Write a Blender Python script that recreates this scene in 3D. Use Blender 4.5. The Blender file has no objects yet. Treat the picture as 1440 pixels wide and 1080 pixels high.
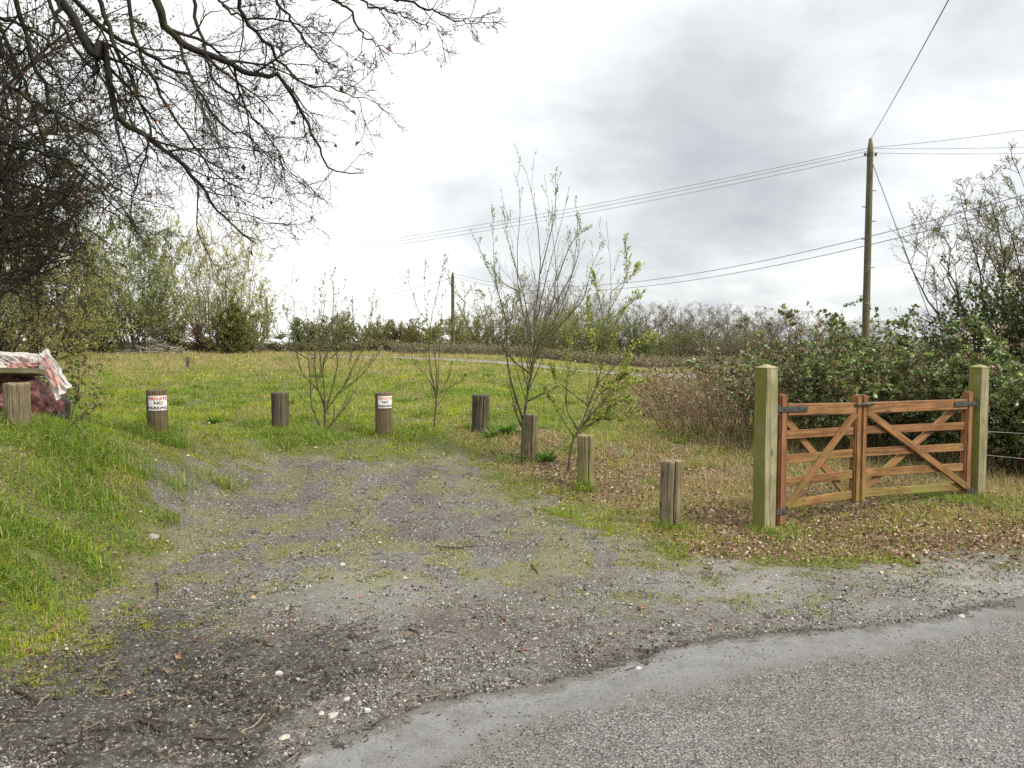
import bpy, bmesh, math
import numpy as np
from mathutils import Vector, Matrix
rng = np.random.default_rng(7)
S = bpy.context.scene
COL = S.collection
PI = math.pi

# ------------------------------------------------------------------ camera model
F, CX, CY, HZ = 1085.0, 720.0, 540.0, 480.0
CAM_Z = 1.55
TH = math.atan((CY - HZ) / F)
def ray(px, py):
    a, b = (px - CX) / F, (CY - py) / F
    return np.array([a, math.cos(TH) + b * math.sin(TH), -math.sin(TH) + b * math.cos(TH)])
def pt(px, py, y):
    d = ray(px, py); d = d * (y / d[1])
    return np.array([d[0], d[1], d[2] + CAM_Z])

# ------------------------------------------------------------------ noise
def _hash(ix, iy, s):
    n = (ix.astype(np.int64) * 374761393 + iy.astype(np.int64) * 668265263 + s * 974634777) & 0x7fffffff
    n = ((n ^ (n >> 13)) * 1274126177) & 0x7fffffff
    n = n ^ (n >> 16)
    return (n & 0xffff) / 65535.0
def vnoise(x, y, s=0):
    x = np.asarray(x, float); y = np.asarray(y, float)
    ix, iy = np.floor(x), np.floor(y); fx, fy = x - ix, y - iy
    fx = fx * fx * (3 - 2 * fx); fy = fy * fy * (3 - 2 * fy)
    a, b = _hash(ix, iy, s), _hash(ix + 1, iy, s); c, d = _hash(ix, iy + 1, s), _hash(ix + 1, iy + 1, s)
    return (a * (1 - fx) + b * fx) * (1 - fy) + (c * (1 - fx) + d * fx) * fy
def fbm(x, y, s=0, o=4):
    r, a, t = 0, .5, 0
    for k in range(o):
        r = r + a * vnoise(x, y, s + k * 17); t += a; a *= .5; x = np.asarray(x) * 2.03 + 5.1; y = np.asarray(y) * 2.03 + 1.7
    return r / t
def sst(a, b, x):
    t = np.clip((np.asarray(x, float) - a) / (b - a), 0, 1); return t * t * (3 - 2 * t)

# ------------------------------------------------------------------ terrain
def hgt(x, y):
    x = np.asarray(x, float); y = np.asarray(y, float)
    u = y - .35 * x
    base = np.interp(u, [-1e3, 7.3, 9.1, 10.1, 12, 20, 35, 60, 200], [0, 0, .15, .33, .45, .65, .85, .95, .95])
    A = 1 - .62 * sst(-.1, .2, x / np.maximum(y, 3))
    A = np.where(u < 9.5, np.maximum(A, .9), np.where(u < 12, A + (np.maximum(A, .9) - A) * (12 - u) / 2.5, A))
    h = base * A
    bank = .84 * sst(2.3, 4.1, -x) * (1 - sst(5.8, 10.2, y)) * sst(1.0, 4.0, y)
    h = h + bank - 1.25 * sst(46, 53, y)
    far = sst(8, 14, y)
    h = h + far * (fbm(x * .45, y * .45, 3, 3) - .5) * .14
    h = h + (fbm(x * .8, y * .8, 9, 3) - .5) * .05
    return h
def at(px, py):
    d = ray(px, py)
    lo, hi = 1.0, None
    t = 1.0
    while t < 150:
        p = d * t
        if p[2] + CAM_Z < float(hgt(p[0], p[1])):
            hi = t; break
        lo = t; t *= 1.03
    if hi is None: hi = lo
    for _ in range(30):
        m = (lo + hi) / 2; p = d * m
        if p[2] + CAM_Z < float(hgt(p[0], p[1])): hi = m
        else: lo = m
    p = d * hi
    return np.array([p[0], p[1], float(hgt(p[0], p[1]))])
def G(x, y): return np.array([x, y, float(hgt(x, y))])

def poly_sd(x, y, poly):
    """signed distance to polygon, positive inside"""
    x = np.asarray(x, float); y = np.asarray(y, float)
    d = np.full(x.shape, 1e9); ins = np.zeros(x.shape, bool)
    n = len(poly)
    for i in range(n):
        ax, ay = poly[i]; bx, by = poly[(i + 1) % n]
        ex, ey = bx - ax, by - ay
        t = np.clip(((x - ax) * ex + (y - ay) * ey) / (ex * ex + ey * ey + 1e-12), 0, 1)
        d = np.minimum(d, np.hypot(x - ax - t * ex, y - ay - t * ey))
        c = ((ay > y) != (by > y)) & (x < (bx - ax) * (y - ay) / (by - ay + 1e-12) + ax)
        ins ^= c
    return np.where(ins, d, -d)
def resample(pts, n):
    pts = np.asarray(pts, float)
    # smooth catmull-rom through the points
    Q = np.vstack([2 * pts[0] - pts[1], pts, 2 * pts[-1] - pts[-2]])
    out = []
    m = len(pts) - 1
    for t in np.linspace(0, m - 1e-6, n):
        i = int(t); f = t - i
        p0, p1, p2, p3 = Q[i], Q[i + 1], Q[i + 2], Q[i + 3]
        out.append(.5 * ((2 * p1) + (-p0 + p2) * f + (2 * p0 - 5 * p1 + 4 * p2 - p3) * f * f + (-p0 + 3 * p1 - 3 * p2 + p3) * f ** 3))
    return np.array(out)
def wpoly(pts): return [tuple(at(*p)[:2]) for p in pts]
GRAVEL = wpoly([(285, 655), (420, 650), (540, 643), (640, 645), (720, 690), (820, 740), (930, 785), (1100, 800), (1300, 795),
                (1500, 765), (1800, 740), (2600, 1000), (2200, 1500), (720, 2200), (-700, 1500), (-350, 1080), (-60, 950), (60, 885), (140, 830), (215, 770), (262, 715)])
MUD = wpoly([(-300, 960), (60, 890), (200, 840), (330, 850), (440, 885), (500, 940), (420, 990), (330, 1060), (100, 1090), (-300, 1100)])
LITTER = wpoly([(640, 600), (760, 600), (880, 640), (960, 600), (1080, 640), (1440, 700), (1600, 740), (1440, 785), (1250, 792), (1000, 785), (840, 712), (700, 665)])
def blob(x, y, c, r, asp=1.0):
    return np.exp(-(((x - c[0]) / r) ** 2 + ((y - c[1]) / (r * asp)) ** 2))
D1, D2, D3, D4 = at(500, 830), at(1120, 800), at(1330, 830), at(640, 800)
EDGE_PX = [(-250, 1420), (120, 1180), (300, 1105), (390, 1076), (500, 1030), (620, 990), (720, 968), (800, 952), (880, 930), (960, 910), (1040, 897), (1130, 888), (1210, 880), (1280, 872), (1360, 858), (1440, 845), (1600, 818), (1800, 790), (2100, 760)]
EDGE = resample([G(*at(*p)[:2]) for p in EDGE_PX], 420)
def edge_dist(x, y):
    """positive on the road side"""
    e = EDGE[::6, :2]
    poly = [tuple(p) for p in e] + [(30, -40), (-30, -40)]
    return poly_sd(x, y, poly)
def masks(x, y):
    n1 = fbm(x * 1.3, y * 1.3, 21, 4) - .5
    n2 = fbm(x * 5, y * 5, 31, 3) - .5
    gsd = poly_sd(x, y, GRAVEL)
    grav = sst(-.42, .36, gsd + n1 * 1.1 + n2 * .7)
    msd = poly_sd(x, y, MUD)
    mud = sst(-.3, .35, msd + n1 * 1.0 + n2 * .3)
    ed_ = edge_dist(x, y); mud = np.clip(mud + .8 * np.exp(-np.maximum(-ed_, 0) / .13) * sst(-.12, .12, n1 + n2 * .5), 0, 1)
    dust = np.clip(blob(x, y, D1, .55, .8) + blob(x, y, D2, 1.3, .5) + blob(x, y, D3, 1.2, .5) + .5 * blob(x, y, D4, .6), 0, 1) * np.clip(.75 + n1 * 1.6 + n2, 0, 1)
    reg = sst(4.2, 5.6, y - .1 * x) * (1 - sst(1.6, 2.6, gsd)) + .8 * blob(x, y, at(620, 740), 1.3, .7)
    moss = np.clip(reg, 0, 1) * sst(-.09, .10, fbm(x * 4.6, y * 2.6, 41, 4) - .5 + n2 * .4)
    lit = sst(-.3, .3, poly_sd(x, y, LITTER) + n1 * .8 + n2 * .3)
    ang = x / np.maximum(y, 1)
    dry = np.clip(sst(13, 24, y) * (1 - sst(-.1, .1, ang)) * .75 * (.65 + .6 * sst(.35, .6, fbm(x * .45, y * .45, 55, 3))) + sst(.15, .3, ang) * sst(6.6, 8.5, y) * .95 + sst(-.02, .12, ang) * sst(7.5, 10, y) * .32
                  + .3 * sst(.1, .25, fbm(x * .6, y * .6, 51, 3) - .42), 0, 1)
    return grav, mud, dust, moss, lit, dry, gsd

# ------------------------------------------------------------------ mesh helpers
def np_mesh(name, V, faces, smooth=False, attrs=None):
    me = bpy.data.meshes.new(name)
    V = np.ascontiguousarray(V, np.float32)
    me.vertices.add(len(V)); me.vertices.foreach_set('co', V.ravel())
    if not isinstance(faces, list): faces = [faces]
    faces = [f for f in faces if len(f)]
    nl = sum(f.size for f in faces); npoly = sum(len(f) for f in faces)
    me.loops.add(nl); me.polygons.add(npoly)
    li = np.concatenate([f.ravel() for f in faces]).astype(np.int32)
    tot = np.concatenate([np.full(len(f), f.shape[1], np.int32) for f in faces])
    st = np.concatenate([[0], np.cumsum(tot)[:-1]]).astype(np.int32)
    me.loops.foreach_set('vertex_index', li)
    me.polygons.foreach_set('loop_start', st); me.polygons.foreach_set('loop_total', tot)
    me.polygons.foreach_set('use_smooth', np.full(npoly, smooth, bool))
    for k, a in (attrs or {}).items():
        a = np.asarray(a, np.float32)
        if a.shape[1] == 4:
            at_ = me.attributes.new(k, 'FLOAT_COLOR', 'POINT'); at_.data.foreach_set('color', np.ascontiguousarray(a).ravel())
        else:
            at_ = me.attributes.new(k, 'FLOAT_VECTOR', 'POINT'); at_.data.foreach_set('vector', np.ascontiguousarray(a).ravel())
    me.update(calc_edges=True); me.validate()
    return me
class MB:
    """collects geometry pieces of ONE mesh"""
    def __init__(s): s.V = []; s.F = {}; s.A = {}; s.n = 0
    def add(s, V, F, **attrs):
        V = np.asarray(V, float)
        for f in (F if isinstance(F, list) else [F]):
            if len(f): s.F.setdefault(f.shape[1], []).append(np.asarray(f) + s.n)
        s.V.append(V); s.n += len(V)
        for k, a in attrs.items(): s.A.setdefault(k, []).append(np.asarray(a, float))
        return s
    def build(s, name, mat, parent=None, smooth=False, origin=None):
        V = np.concatenate(s.V)
        A = {k: np.concatenate(a) for k, a in s.A.items()}
        o = root_origin(parent) if parent is not None else (np.zeros(3) if origin is None else np.asarray(origin, float))
        me = np_mesh(name, V - o, [np.concatenate(f) for f in s.F.values()], smooth, A)
        ob = bpy.data.objects.new(name, me); COL.objects.link(ob)
        if parent is not None: ob.parent = parent
        else: ob.location = o
        me.materials.append(mat)
        return ob
def root_origin(o):
    while o.parent is not None: o = o.parent
    return np.array(o.location)
def tag(o, label=None, cat=None, group=None, kind=None):
    if label: o['label'] = label
    if cat: o['category'] = cat
    if group: o['group'] = group
    if kind: o['kind'] = kind
    return o
def thing(name, label, cat, loc, group=None):
    o = bpy.data.objects.new(name, None); COL.objects.link(o); o.location = [float(v) for v in loc]; o.empty_display_size = .2
    return tag(o, label, cat, group)
def copy_tree(o, parent=None):
    c = o.copy(); COL.objects.link(c)
    if parent is not None: c.parent = parent
    for ch in list(o.children): copy_tree(ch, c)
    return c
def nrm(v): return v / np.maximum(np.linalg.norm(v, axis=-1, keepdims=True), 1e-9)

def tubes(P, R, sides=4, cap=False):
    """P (N,M,3), R (N,M) -> V, quads"""
    N, M, _ = P.shape
    T = np.empty_like(P); T[:, 1:-1] = P[:, 2:] - P[:, :-2]; T[:, 0] = P[:, 1] - P[:, 0]; T[:, -1] = P[:, -1] - P[:, -2]
    T = nrm(T)
    ov = nrm(P[:, -1] - P[:, 0])
    ref = np.where(np.abs(ov[:, 2:3]) < .8, np.array([[0, 0, 1.]]), np.array([[1., 0, 0]]))[:, None, :]
    U = nrm(np.cross(T, np.broadcast_to(ref, T.shape))); W = np.cross(T, U)
    a = np.arange(sides) * 2 * PI / sides
    V = P[:, :, None, :] + R[:, :, None, None] * (U[:, :, None, :] * np.cos(a)[None, None, :, None] + W[:, :, None, :] * np.sin(a)[None, None, :, None])
    n = np.arange(N)[:, None, None] * M * sides; m = np.arange(M - 1)[None, :, None] * sides
    k = np.arange(sides)[None, None, :]; k2 = (k + 1) % sides
    b = n + m
    Fq = np.stack([b + k, b + k2, b + sides + k2, b + sides + k], -1).reshape(-1, 4)
    faces = [Fq]
    if cap:
        last = (np.arange(N)[:, None] * M + M - 1) * sides + np.arange(sides)[None]
        faces.append(last); faces.append((np.arange(N)[:, None] * M * sides + np.arange(sides)[None])[:, ::-1])
    return V.reshape(-1, 3), faces
def plen(P): return np.linalg.norm(P[:, 1:] - P[:, :-1], axis=-1).sum(1)
def spawn(P, R, K, t0=.2, t1=1., ang=.8, angj=.3, lenf=.5, taper=.5, npts=5, trop=0., wig=.15, rf=.6, rmin=.001, flat=0., abslen=None, tip=.3):
    N, M, _ = P.shape
    L = plen(P)
    t = t0 + (t1 - t0) * (np.arange(K)[None] + rng.random((N, K))) / K
    f = np.minimum(t * (M - 1), M - 1.001); i = f.astype(int); f = f - i
    n = np.arange(N)[:, None]
    pos = P[n, i] * (1 - f[..., None]) + P[n, i + 1] * f[..., None]
    tan = nrm(P[n, i + 1] - P[n, i])
    rad = R[n, i] * (1 - f) + R[n, i + 1] * f
    q = rng.normal(size=(N, K, 3)); q[..., 2] *= (1 - flat)
    q = nrm(q - (q * tan).sum(-1, keepdims=True) * tan)
    a = ang + angj * rng.normal(size=(N, K))
    d = nrm(tan * np.cos(a)[..., None] + q * np.sin(a)[..., None])
    ln = (L[:, None] if abslen is None else abslen) * lenf * (1 - taper * t) * (.55 + .9 * rng.random((N, K)))
    r0 = np.maximum(np.minimum(rad * rf, rad), rmin)
    pts = [pos]; p = pos
    for j in range(1, npts):
        d = nrm(d + wig * rng.normal(size=d.shape) + np.array([0, 0, trop]) / npts)
        p = p + d * (ln / (npts - 1))[..., None]; pts.append(p)
    C = np.stack(pts, 2).reshape(N * K, npts, 3)
    s = np.linspace(0, 1, npts)
    Rr = (r0[..., None] * (1 - (1 - tip) * s)).reshape(N * K, npts)
    return C, np.maximum(Rr, rmin * .6)
def along(P, k, t0=0., t1=1.):
    """k random points per polyline with tangents"""
    N, M, _ = P.shape
    t = t0 + (t1 - t0) * rng.random((N, k)); f = np.minimum(t * (M - 1), M - 1.001); i = f.astype(int); f = (f - i)[..., None]
    n = np.arange(N)[:, None]
    return (P[n, i] * (1 - f) + P[n, i + 1] * f).reshape(-1, 3), nrm(P[n, i + 1] - P[n, i]).reshape(-1, 3)
def leaves(pos, dirs, size, asp=.5, fold=.25, jit=.5):
    """one folded leaf-shaped quad pair per position"""
    N = len(pos)
    d = nrm(dirs + jit * rng.normal(size=(N, 3)))
    w = nrm(np.cross(d, rng.normal(size=(N, 3)))); u = np.cross(w, d)
    s = np.broadcast_to(np.asarray(size, float), (N,))[:, None]
    mid = pos + d * s * .45
    V = np.stack([pos, mid + w * s * asp * .5 + u * s * fold * .4, pos + d * s, mid - w * s * asp * .5 + u * s * fold * .4], 1).reshape(-1, 3)
    b = np.arange(N)[:, None] * 4
    return V, [np.concatenate([b + np.array([[0, 1, 2]]), b + np.array([[0, 2, 3]])])]
def pick(cols, n, k, jit=.15):
    """n random colours from a palette, repeated k times per item"""
    c = np.asarray(cols, float)[rng.integers(0, len(cols), n)]
    c = c * (1 + jit * rng.normal(size=(n, 1))) * (1 + jit * .16 * rng.normal(size=(n, 3)))
    c = np.clip(c, .004, 1)
    return np.repeat(np.concatenate([c, np.ones((n, 1))], 1), k, 0)

# ------------------------------------------------------------------ materials
def newmat(name):
    m = bpy.data.materials.new(name); m.use_nodes = True
    nt = m.node_tree; nt.nodes.clear()
    out = nt.nodes.new('ShaderNodeOutputMaterial')
    return m, nt, out
def nd(nt, t, ins=None, **props):
    n = nt.nodes.new(t)
    for k, v in props.items(): setattr(n, k, v)
    for k, v in (ins or {}).items():
        if hasattr(v, 'is_linked') or isinstance(v, bpy.types.NodeSocket): nt.links.new(v, n.inputs[k])
        else: n.inputs[k].default_value = v
    return n
def mix(nt, fac, a, b, mode='MIX'):
    n = nt.nodes.new('ShaderNodeMix'); n.data_type = 'RGBA'; n.blend_type = mode
    for s, v in ((n.inputs[0], fac), (n.inputs[6], a), (n.inputs[7], b)):
        if isinstance(v, bpy.types.NodeSocket): nt.links.new(v, s)
        elif isinstance(v, (int, float)): s.default_value = v
        else: s.default_value = (*v, 1) if len(v) == 3 else v
    return n.outputs[2]
def math_(nt, op, a, b=0., clamp=False):
    n = nt.nodes.new('ShaderNodeMath'); n.operation = op; n.use_clamp = clamp
    for s, v in ((n.inputs[0], a), (n.inputs[1], b)):
        if isinstance(v, bpy.types.NodeSocket): nt.links.new(v, s)
        else: s.default_value = v
    return n.outputs[0]
def ramp(nt, fac, stops):
    n = nt.nodes.new('ShaderNodeValToRGB'); e = n.color_ramp.elements
    while len(e) < len(stops): e.new(.5)
    for el, (p, c) in zip(e, stops):
        el.position = p; el.color = (*c, 1) if len(c) == 3 else (c[0], c[0], c[0], 1)
    nt.links.new(fac, n.inputs[0]); return n.outputs[0]
def noise(nt, vec, scale, detail=5, rough=.55, dist=0.):
    return nd(nt, 'ShaderNodeTexNoise', {'Vector': vec, 'Scale': scale, 'Detail': detail, 'Roughness': rough, 'Distortion': dist}).outputs[0]
def step_(nt, v, a, b):
    n = nt.nodes.new('ShaderNodeMapRange'); n.interpolation_type = 'SMOOTHSTEP'
    nt.links.new(v, n.inputs[0]); n.inputs[1].default_value = a; n.inputs[2].default_value = b
    return n.outputs[0]
def bump(nt, h, strength=.5, dist=.01):
    return nd(nt, 'ShaderNodeBump', {'Height': h, 'Strength': strength, 'Distance': dist}).outputs[0]

def leaf_mat(name, trans=.35, rough=.55, spec=.3):
    m, nt, out = newmat(name)
    a = nd(nt, 'ShaderNodeAttribute', attribute_name='col').outputs['Color']
    b = nd(nt, 'ShaderNodeBsdfPrincipled', {'Base Color': a, 'Roughness': rough, 'Specular IOR Level': spec})
    tc = mix(nt, 1., a, (1.25, 1.3, .7), 'MULTIPLY')
    t = nd(nt, 'ShaderNodeBsdfTranslucent', {'Color': tc})
    mx = nd(nt, 'ShaderNodeMixShader', {0: trans, 1: b.outputs[0], 2: t.outputs[0]})
    nt.links.new(mx.outputs[0], out.inputs[0]); return m
def bark_mat(name, c1, c2, green=None, scale=14., rough=.85):
    m, nt, out = newmat(name)
    v = nd(nt, 'ShaderNodeTexCoord').outputs['Object']
    n = noise(nt, v, scale, 6); n2 = noise(nt, v, scale * .25, 3)
    c = ramp(nt, n, [(.3, c1), (.7, c2)])
    if green: c = mix(nt, step_(nt, n2, .48, .62), c, green)
    p = nd(nt, 'ShaderNodeBsdfPrincipled', {'Base Color': c, 'Roughness': rough, 'Specular IOR Level': .25, 'Normal': bump(nt, n, .6, .01)})
    nt.links.new(p.outputs[0], out.inputs[0]); return m
def wood_mat(name, dark, mid, light, algae=None, amin=.5, amax=.7, zfade=None, rough=.8, gscale=1., crack=.5, side=None):
    """grain runs along the third component of the 'grain' attribute"""
    m, nt, out = newmat(name)
    g = nd(nt, 'ShaderNodeAttribute', attribute_name='grain').outputs['Vector']
    mp = nd(nt, 'ShaderNodeMapping', {'Vector': g, 'Scale': (38 * gscale, 38 * gscale, 1.6 * gscale)}).outputs[0]
    n = noise(nt, mp, 1., 7, .65, .4)
    mp2 = nd(nt, 'ShaderNodeMapping', {'Vector': g, 'Scale': (120, 120, 3)}).outputs[0]
    n2 = noise(nt, mp2, 1., 4)
    nb = noise(nt, g, 5., 4)
    c = ramp(nt, n, [(.25, dark), (.48, mid), (.75, light)])
    c = mix(nt, math_(nt, 'MULTIPLY', step_(nt, n2, .5, .38), crack), c, tuple(x * .25 for x in dark))
    c = mix(nt, step_(nt, nb, .35, .7), c, mix(nt, 1., c, (.72, .72, .7), 'MULTIPLY'))
    kv = nd(nt, 'ShaderNodeTexVoronoi', {'Vector': nd(nt, 'ShaderNodeMapping', {'Vector': g, 'Scale': (11, 11, 4.5)}).outputs[0], 'Scale': 1.})
    kn = math_(nt, 'MULTIPLY', step_(nt, kv.outputs['Distance'], .20, .10), step_(nt, nd(nt, 'ShaderNodeSeparateColor', {0: kv.outputs['Color']}).outputs[0], .62, .68))
    c = mix(nt, math_(nt, 'MULTIPLY', kn, .75), c, tuple(x * .5 for x in dark))
    ns_ = noise(nt, nd(nt, 'ShaderNodeMapping', {'Vector': g, 'Scale': (6, 6, 2.2)}).outputs[0], 1., 6, .7)
    c = mix(nt, math_(nt, 'MULTIPLY', step_(nt, ns_, .52, .72), .7), c, mix(nt, 1., c, (.50, .50, .50), 'MULTIPLY'))
    if algae:
        na = noise(nt, g, 3.2, 6, .6)
        f = na
        if zfade is not None:
            sz = nd(nt, 'ShaderNodeSeparateXYZ', {0: nd(nt, 'ShaderNodeNewGeometry').outputs['Position']}).outputs[2]
            f = math_(nt, 'ADD', f, math_(nt, 'MULTIPLY', step_(nt, sz, zfade[0], zfade[1]), zfade[2]))
        if side is not None:      # algae on the faces turned away from the sun
            dt = nd(nt, 'ShaderNodeVectorMath', {0: nd(nt, 'ShaderNodeNewGeometry').outputs['Normal'], 1: (-.877, -.48, .1)}, operation='DOT_PRODUCT').outputs['Value']
            f = math_(nt, 'ADD', f, math_(nt, 'MULTIPLY', step_(nt, dt, .2, .8), .28))
        f = step_(nt, f, amin, amax)
        f = math_(nt, 'MULTIPLY', f, math_(nt, 'ADD', math_(nt, 'MULTIPLY', n, .9), .35), True)
        c = mix(nt, f, c, algae)
    bm = math_(nt, 'ADD', n, math_(nt, 'MULTIPLY', n2, .5))
    p = nd(nt, 'ShaderNodeBsdfPrincipled', {'Base Color': c, 'Roughness': rough, 'Specular IOR Level': .25, 'Normal': bump(nt, bm, .7, .004)})
    nt.links.new(p.outputs[0], out.inputs[0]); return m
def flat_mat(name, c, rough=.6, metal=0., var=.25, scale=20., bumpd=.002):
    m, nt, out = newmat(name)
    v = nd(nt, 'ShaderNodeTexCoord').outputs['Object']
    n = noise(nt, v, scale, 5)
    cc = ramp(nt, n, [(.3, tuple(x * (1 - var) for x in c)), (.7, tuple(min(1, x * (1 + var)) for x in c))])
    p = nd(nt, 'ShaderNodeBsdfPrincipled', {'Base Color': cc, 'Roughness': rough, 'Metallic': metal, 'Normal': bump(nt, n, .4, bumpd)})
    nt.links.new(p.outputs[0], out.inputs[0]); return m
def col_mat(name, rough=.8, spec=.3):
    m, nt, out = newmat(name)
    a = nd(nt, 'ShaderNodeAttribute', attribute_name='col').outputs['Color']
    v = nd(nt, 'ShaderNodeTexCoord').outputs['Object']
    n = noise(nt, v, 90., 3)
    c = mix(nt, 1., a, ramp(nt, n, [(.3, (.75, .75, .75)), (.7, (1.2, 1.2, 1.2))]), 'MULTIPLY')
    p = nd(nt, 'ShaderNodeBsdfPrincipled', {'Base Color': c, 'Roughness': rough, 'Specular IOR Level': spec})
    nt.links.new(p.outputs[0], out.inputs[0]); return m

def ground_mat():
    m, nt, out = newmat('ground')
    P = nd(nt, 'ShaderNodeNewGeometry').outputs['Position']
    a1 = nd(nt, 'ShaderNodeAttribute', attribute_name='mask'); a2 = nd(nt, 'ShaderNodeAttribute', attribute_name='mask2')
    s1 = nd(nt, 'ShaderNodeSeparateColor', {0: a1.outputs['Color']}); s2 = nd(nt, 'ShaderNodeSeparateColor', {0: a2.outputs['Color']})
    grav, mud, dust = s1.outputs[0], s1.outputs[1], s1.outputs[2]
    moss, lit, dry = s2.outputs[0], s2.outputs[1], s2.outputs[2]
    ng = noise(nt, P, 130., 5, .7); nf = noise(nt, P, 45., 6, .7); nm = noise(nt, P, 7., 6, .6); nl = noise(nt, P, 1.6, 4)
    vo = nd(nt, 'ShaderNodeTexVoronoi', {'Vector': P, 'Scale': 85.}); vo2 = nd(nt, 'ShaderNodeTexVoronoi', {'Vector': P, 'Scale': 170.})
    vs = nd(nt, 'ShaderNodeSeparateColor', {0: vo.outputs['Color']}).outputs[0]
    vs2 = nd(nt, 'ShaderNodeSeparateColor', {0: vo2.outputs['Color']}).outputs[0]
    def per(mask, amt=.9):
        return step_(nt, math_(nt, 'ADD', mask, math_(nt, 'MULTIPLY', math_(nt, 'SUBTRACT', nm, .5), amt)), .32, .68)
    stone = ramp(nt, vs, [(.0, (.055, .052, .049)), (.45, (.115, .11, .102)), (.8, (.18, .172, .16)), (1., (.33, .32, .29))])
    stone2 = ramp(nt, vs2, [(.0, (.03, .028, .026)), (.6, (.10, .095, .088)), (1., (.24, .23, .21))])
    gc = mix(nt, 1., mix(nt, step_(nt, nf, .42, .58), stone, stone2), (.84, .80, .75), 'MULTIPLY')
    gc = mix(nt, step_(nt, nl, .42, .7), gc, mix(nt, 1., gc, (.70, .64, .58), 'MULTIPLY'))
    gc = mix(nt, math_(nt, 'MULTIPLY', dust, ramp(nt, nm, [(.3, (.35,)), (.65, (1.,))])), gc, mix(nt, nf, (.15, .145, .135), (.27, .26, .245)))
    gc = mix(nt, math_(nt, 'MULTIPLY', math_(nt, 'MULTIPLY', step_(nt, ng, .52, .57), step_(nt, nm, .30, .60)), .85), gc, (.03, .024, .019))
    mc = mix(nt, step_(nt, nf, .3, .7), (.011, .009, .007), (.062, .051, .040))
    mc = mix(nt, step_(nt, ng, .45, .6), mc, mix(nt, 1., mc, (.5, .48, .46), 'MULTIPLY'))
    mc = mix(nt, math_(nt, 'MULTIPLY', step_(nt, vs, .86, .9), .7), mc, (.16, .15, .13))
    gc = mix(nt, math_(nt, 'MULTIPLY', per(mud), .93), gc, mc)
    gc = mix(nt, math_(nt, 'MULTIPLY', math_(nt, 'MULTIPLY', per(moss, 1.6), .55), step_(nt, math_(nt, 'ADD', math_(nt, 'MULTIPLY', nf, .5), math_(nt, 'MULTIPLY', ng, .5)), .45, .55)), gc, mix(nt, ng, (.06, .065, .012), (.21, .205, .035)))
    soil = mix(nt, nf, (.022, .019, .011), (.075, .066, .035))
    turf = mix(nt, ng, (.05, .07, .012), (.15, .17, .03))
    gr = mix(nt, step_(nt, nf, .40, .62), soil, turf)
    gr = mix(nt, math_(nt, 'MULTIPLY', dry, step_(nt, nm, .35, .7)), gr, mix(nt, nf, (.09, .07, .035), (.22, .175, .09)))
    lc = mix(nt, nf, (.045, .028, .015), (.19, .135, .075))
    gr = mix(nt, math_(nt, 'MULTIPLY', per(lit), .85), gr, lc)
    c = mix(nt, per(grav, .8), gr, gc)
    hgt_ = math_(nt, 'ADD', math_(nt, 'MULTIPLY', nf, .8), math_(nt, 'SUBTRACT', 1., math_(nt, 'MULTIPLY', vo.outputs['Distance'], 1.)))
    rg = math_(nt, 'SUBTRACT', .92, math_(nt, 'MULTIPLY', per(mud), .36))
    p = nd(nt, 'ShaderNodeBsdfPrincipled', {'Base Color': c, 'Roughness': rg, 'Specular IOR Level': .35, 'Normal': bump(nt, hgt_, .75, .012)})
    nt.links.new(p.outputs[0], out.inputs[0]); return m
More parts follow.
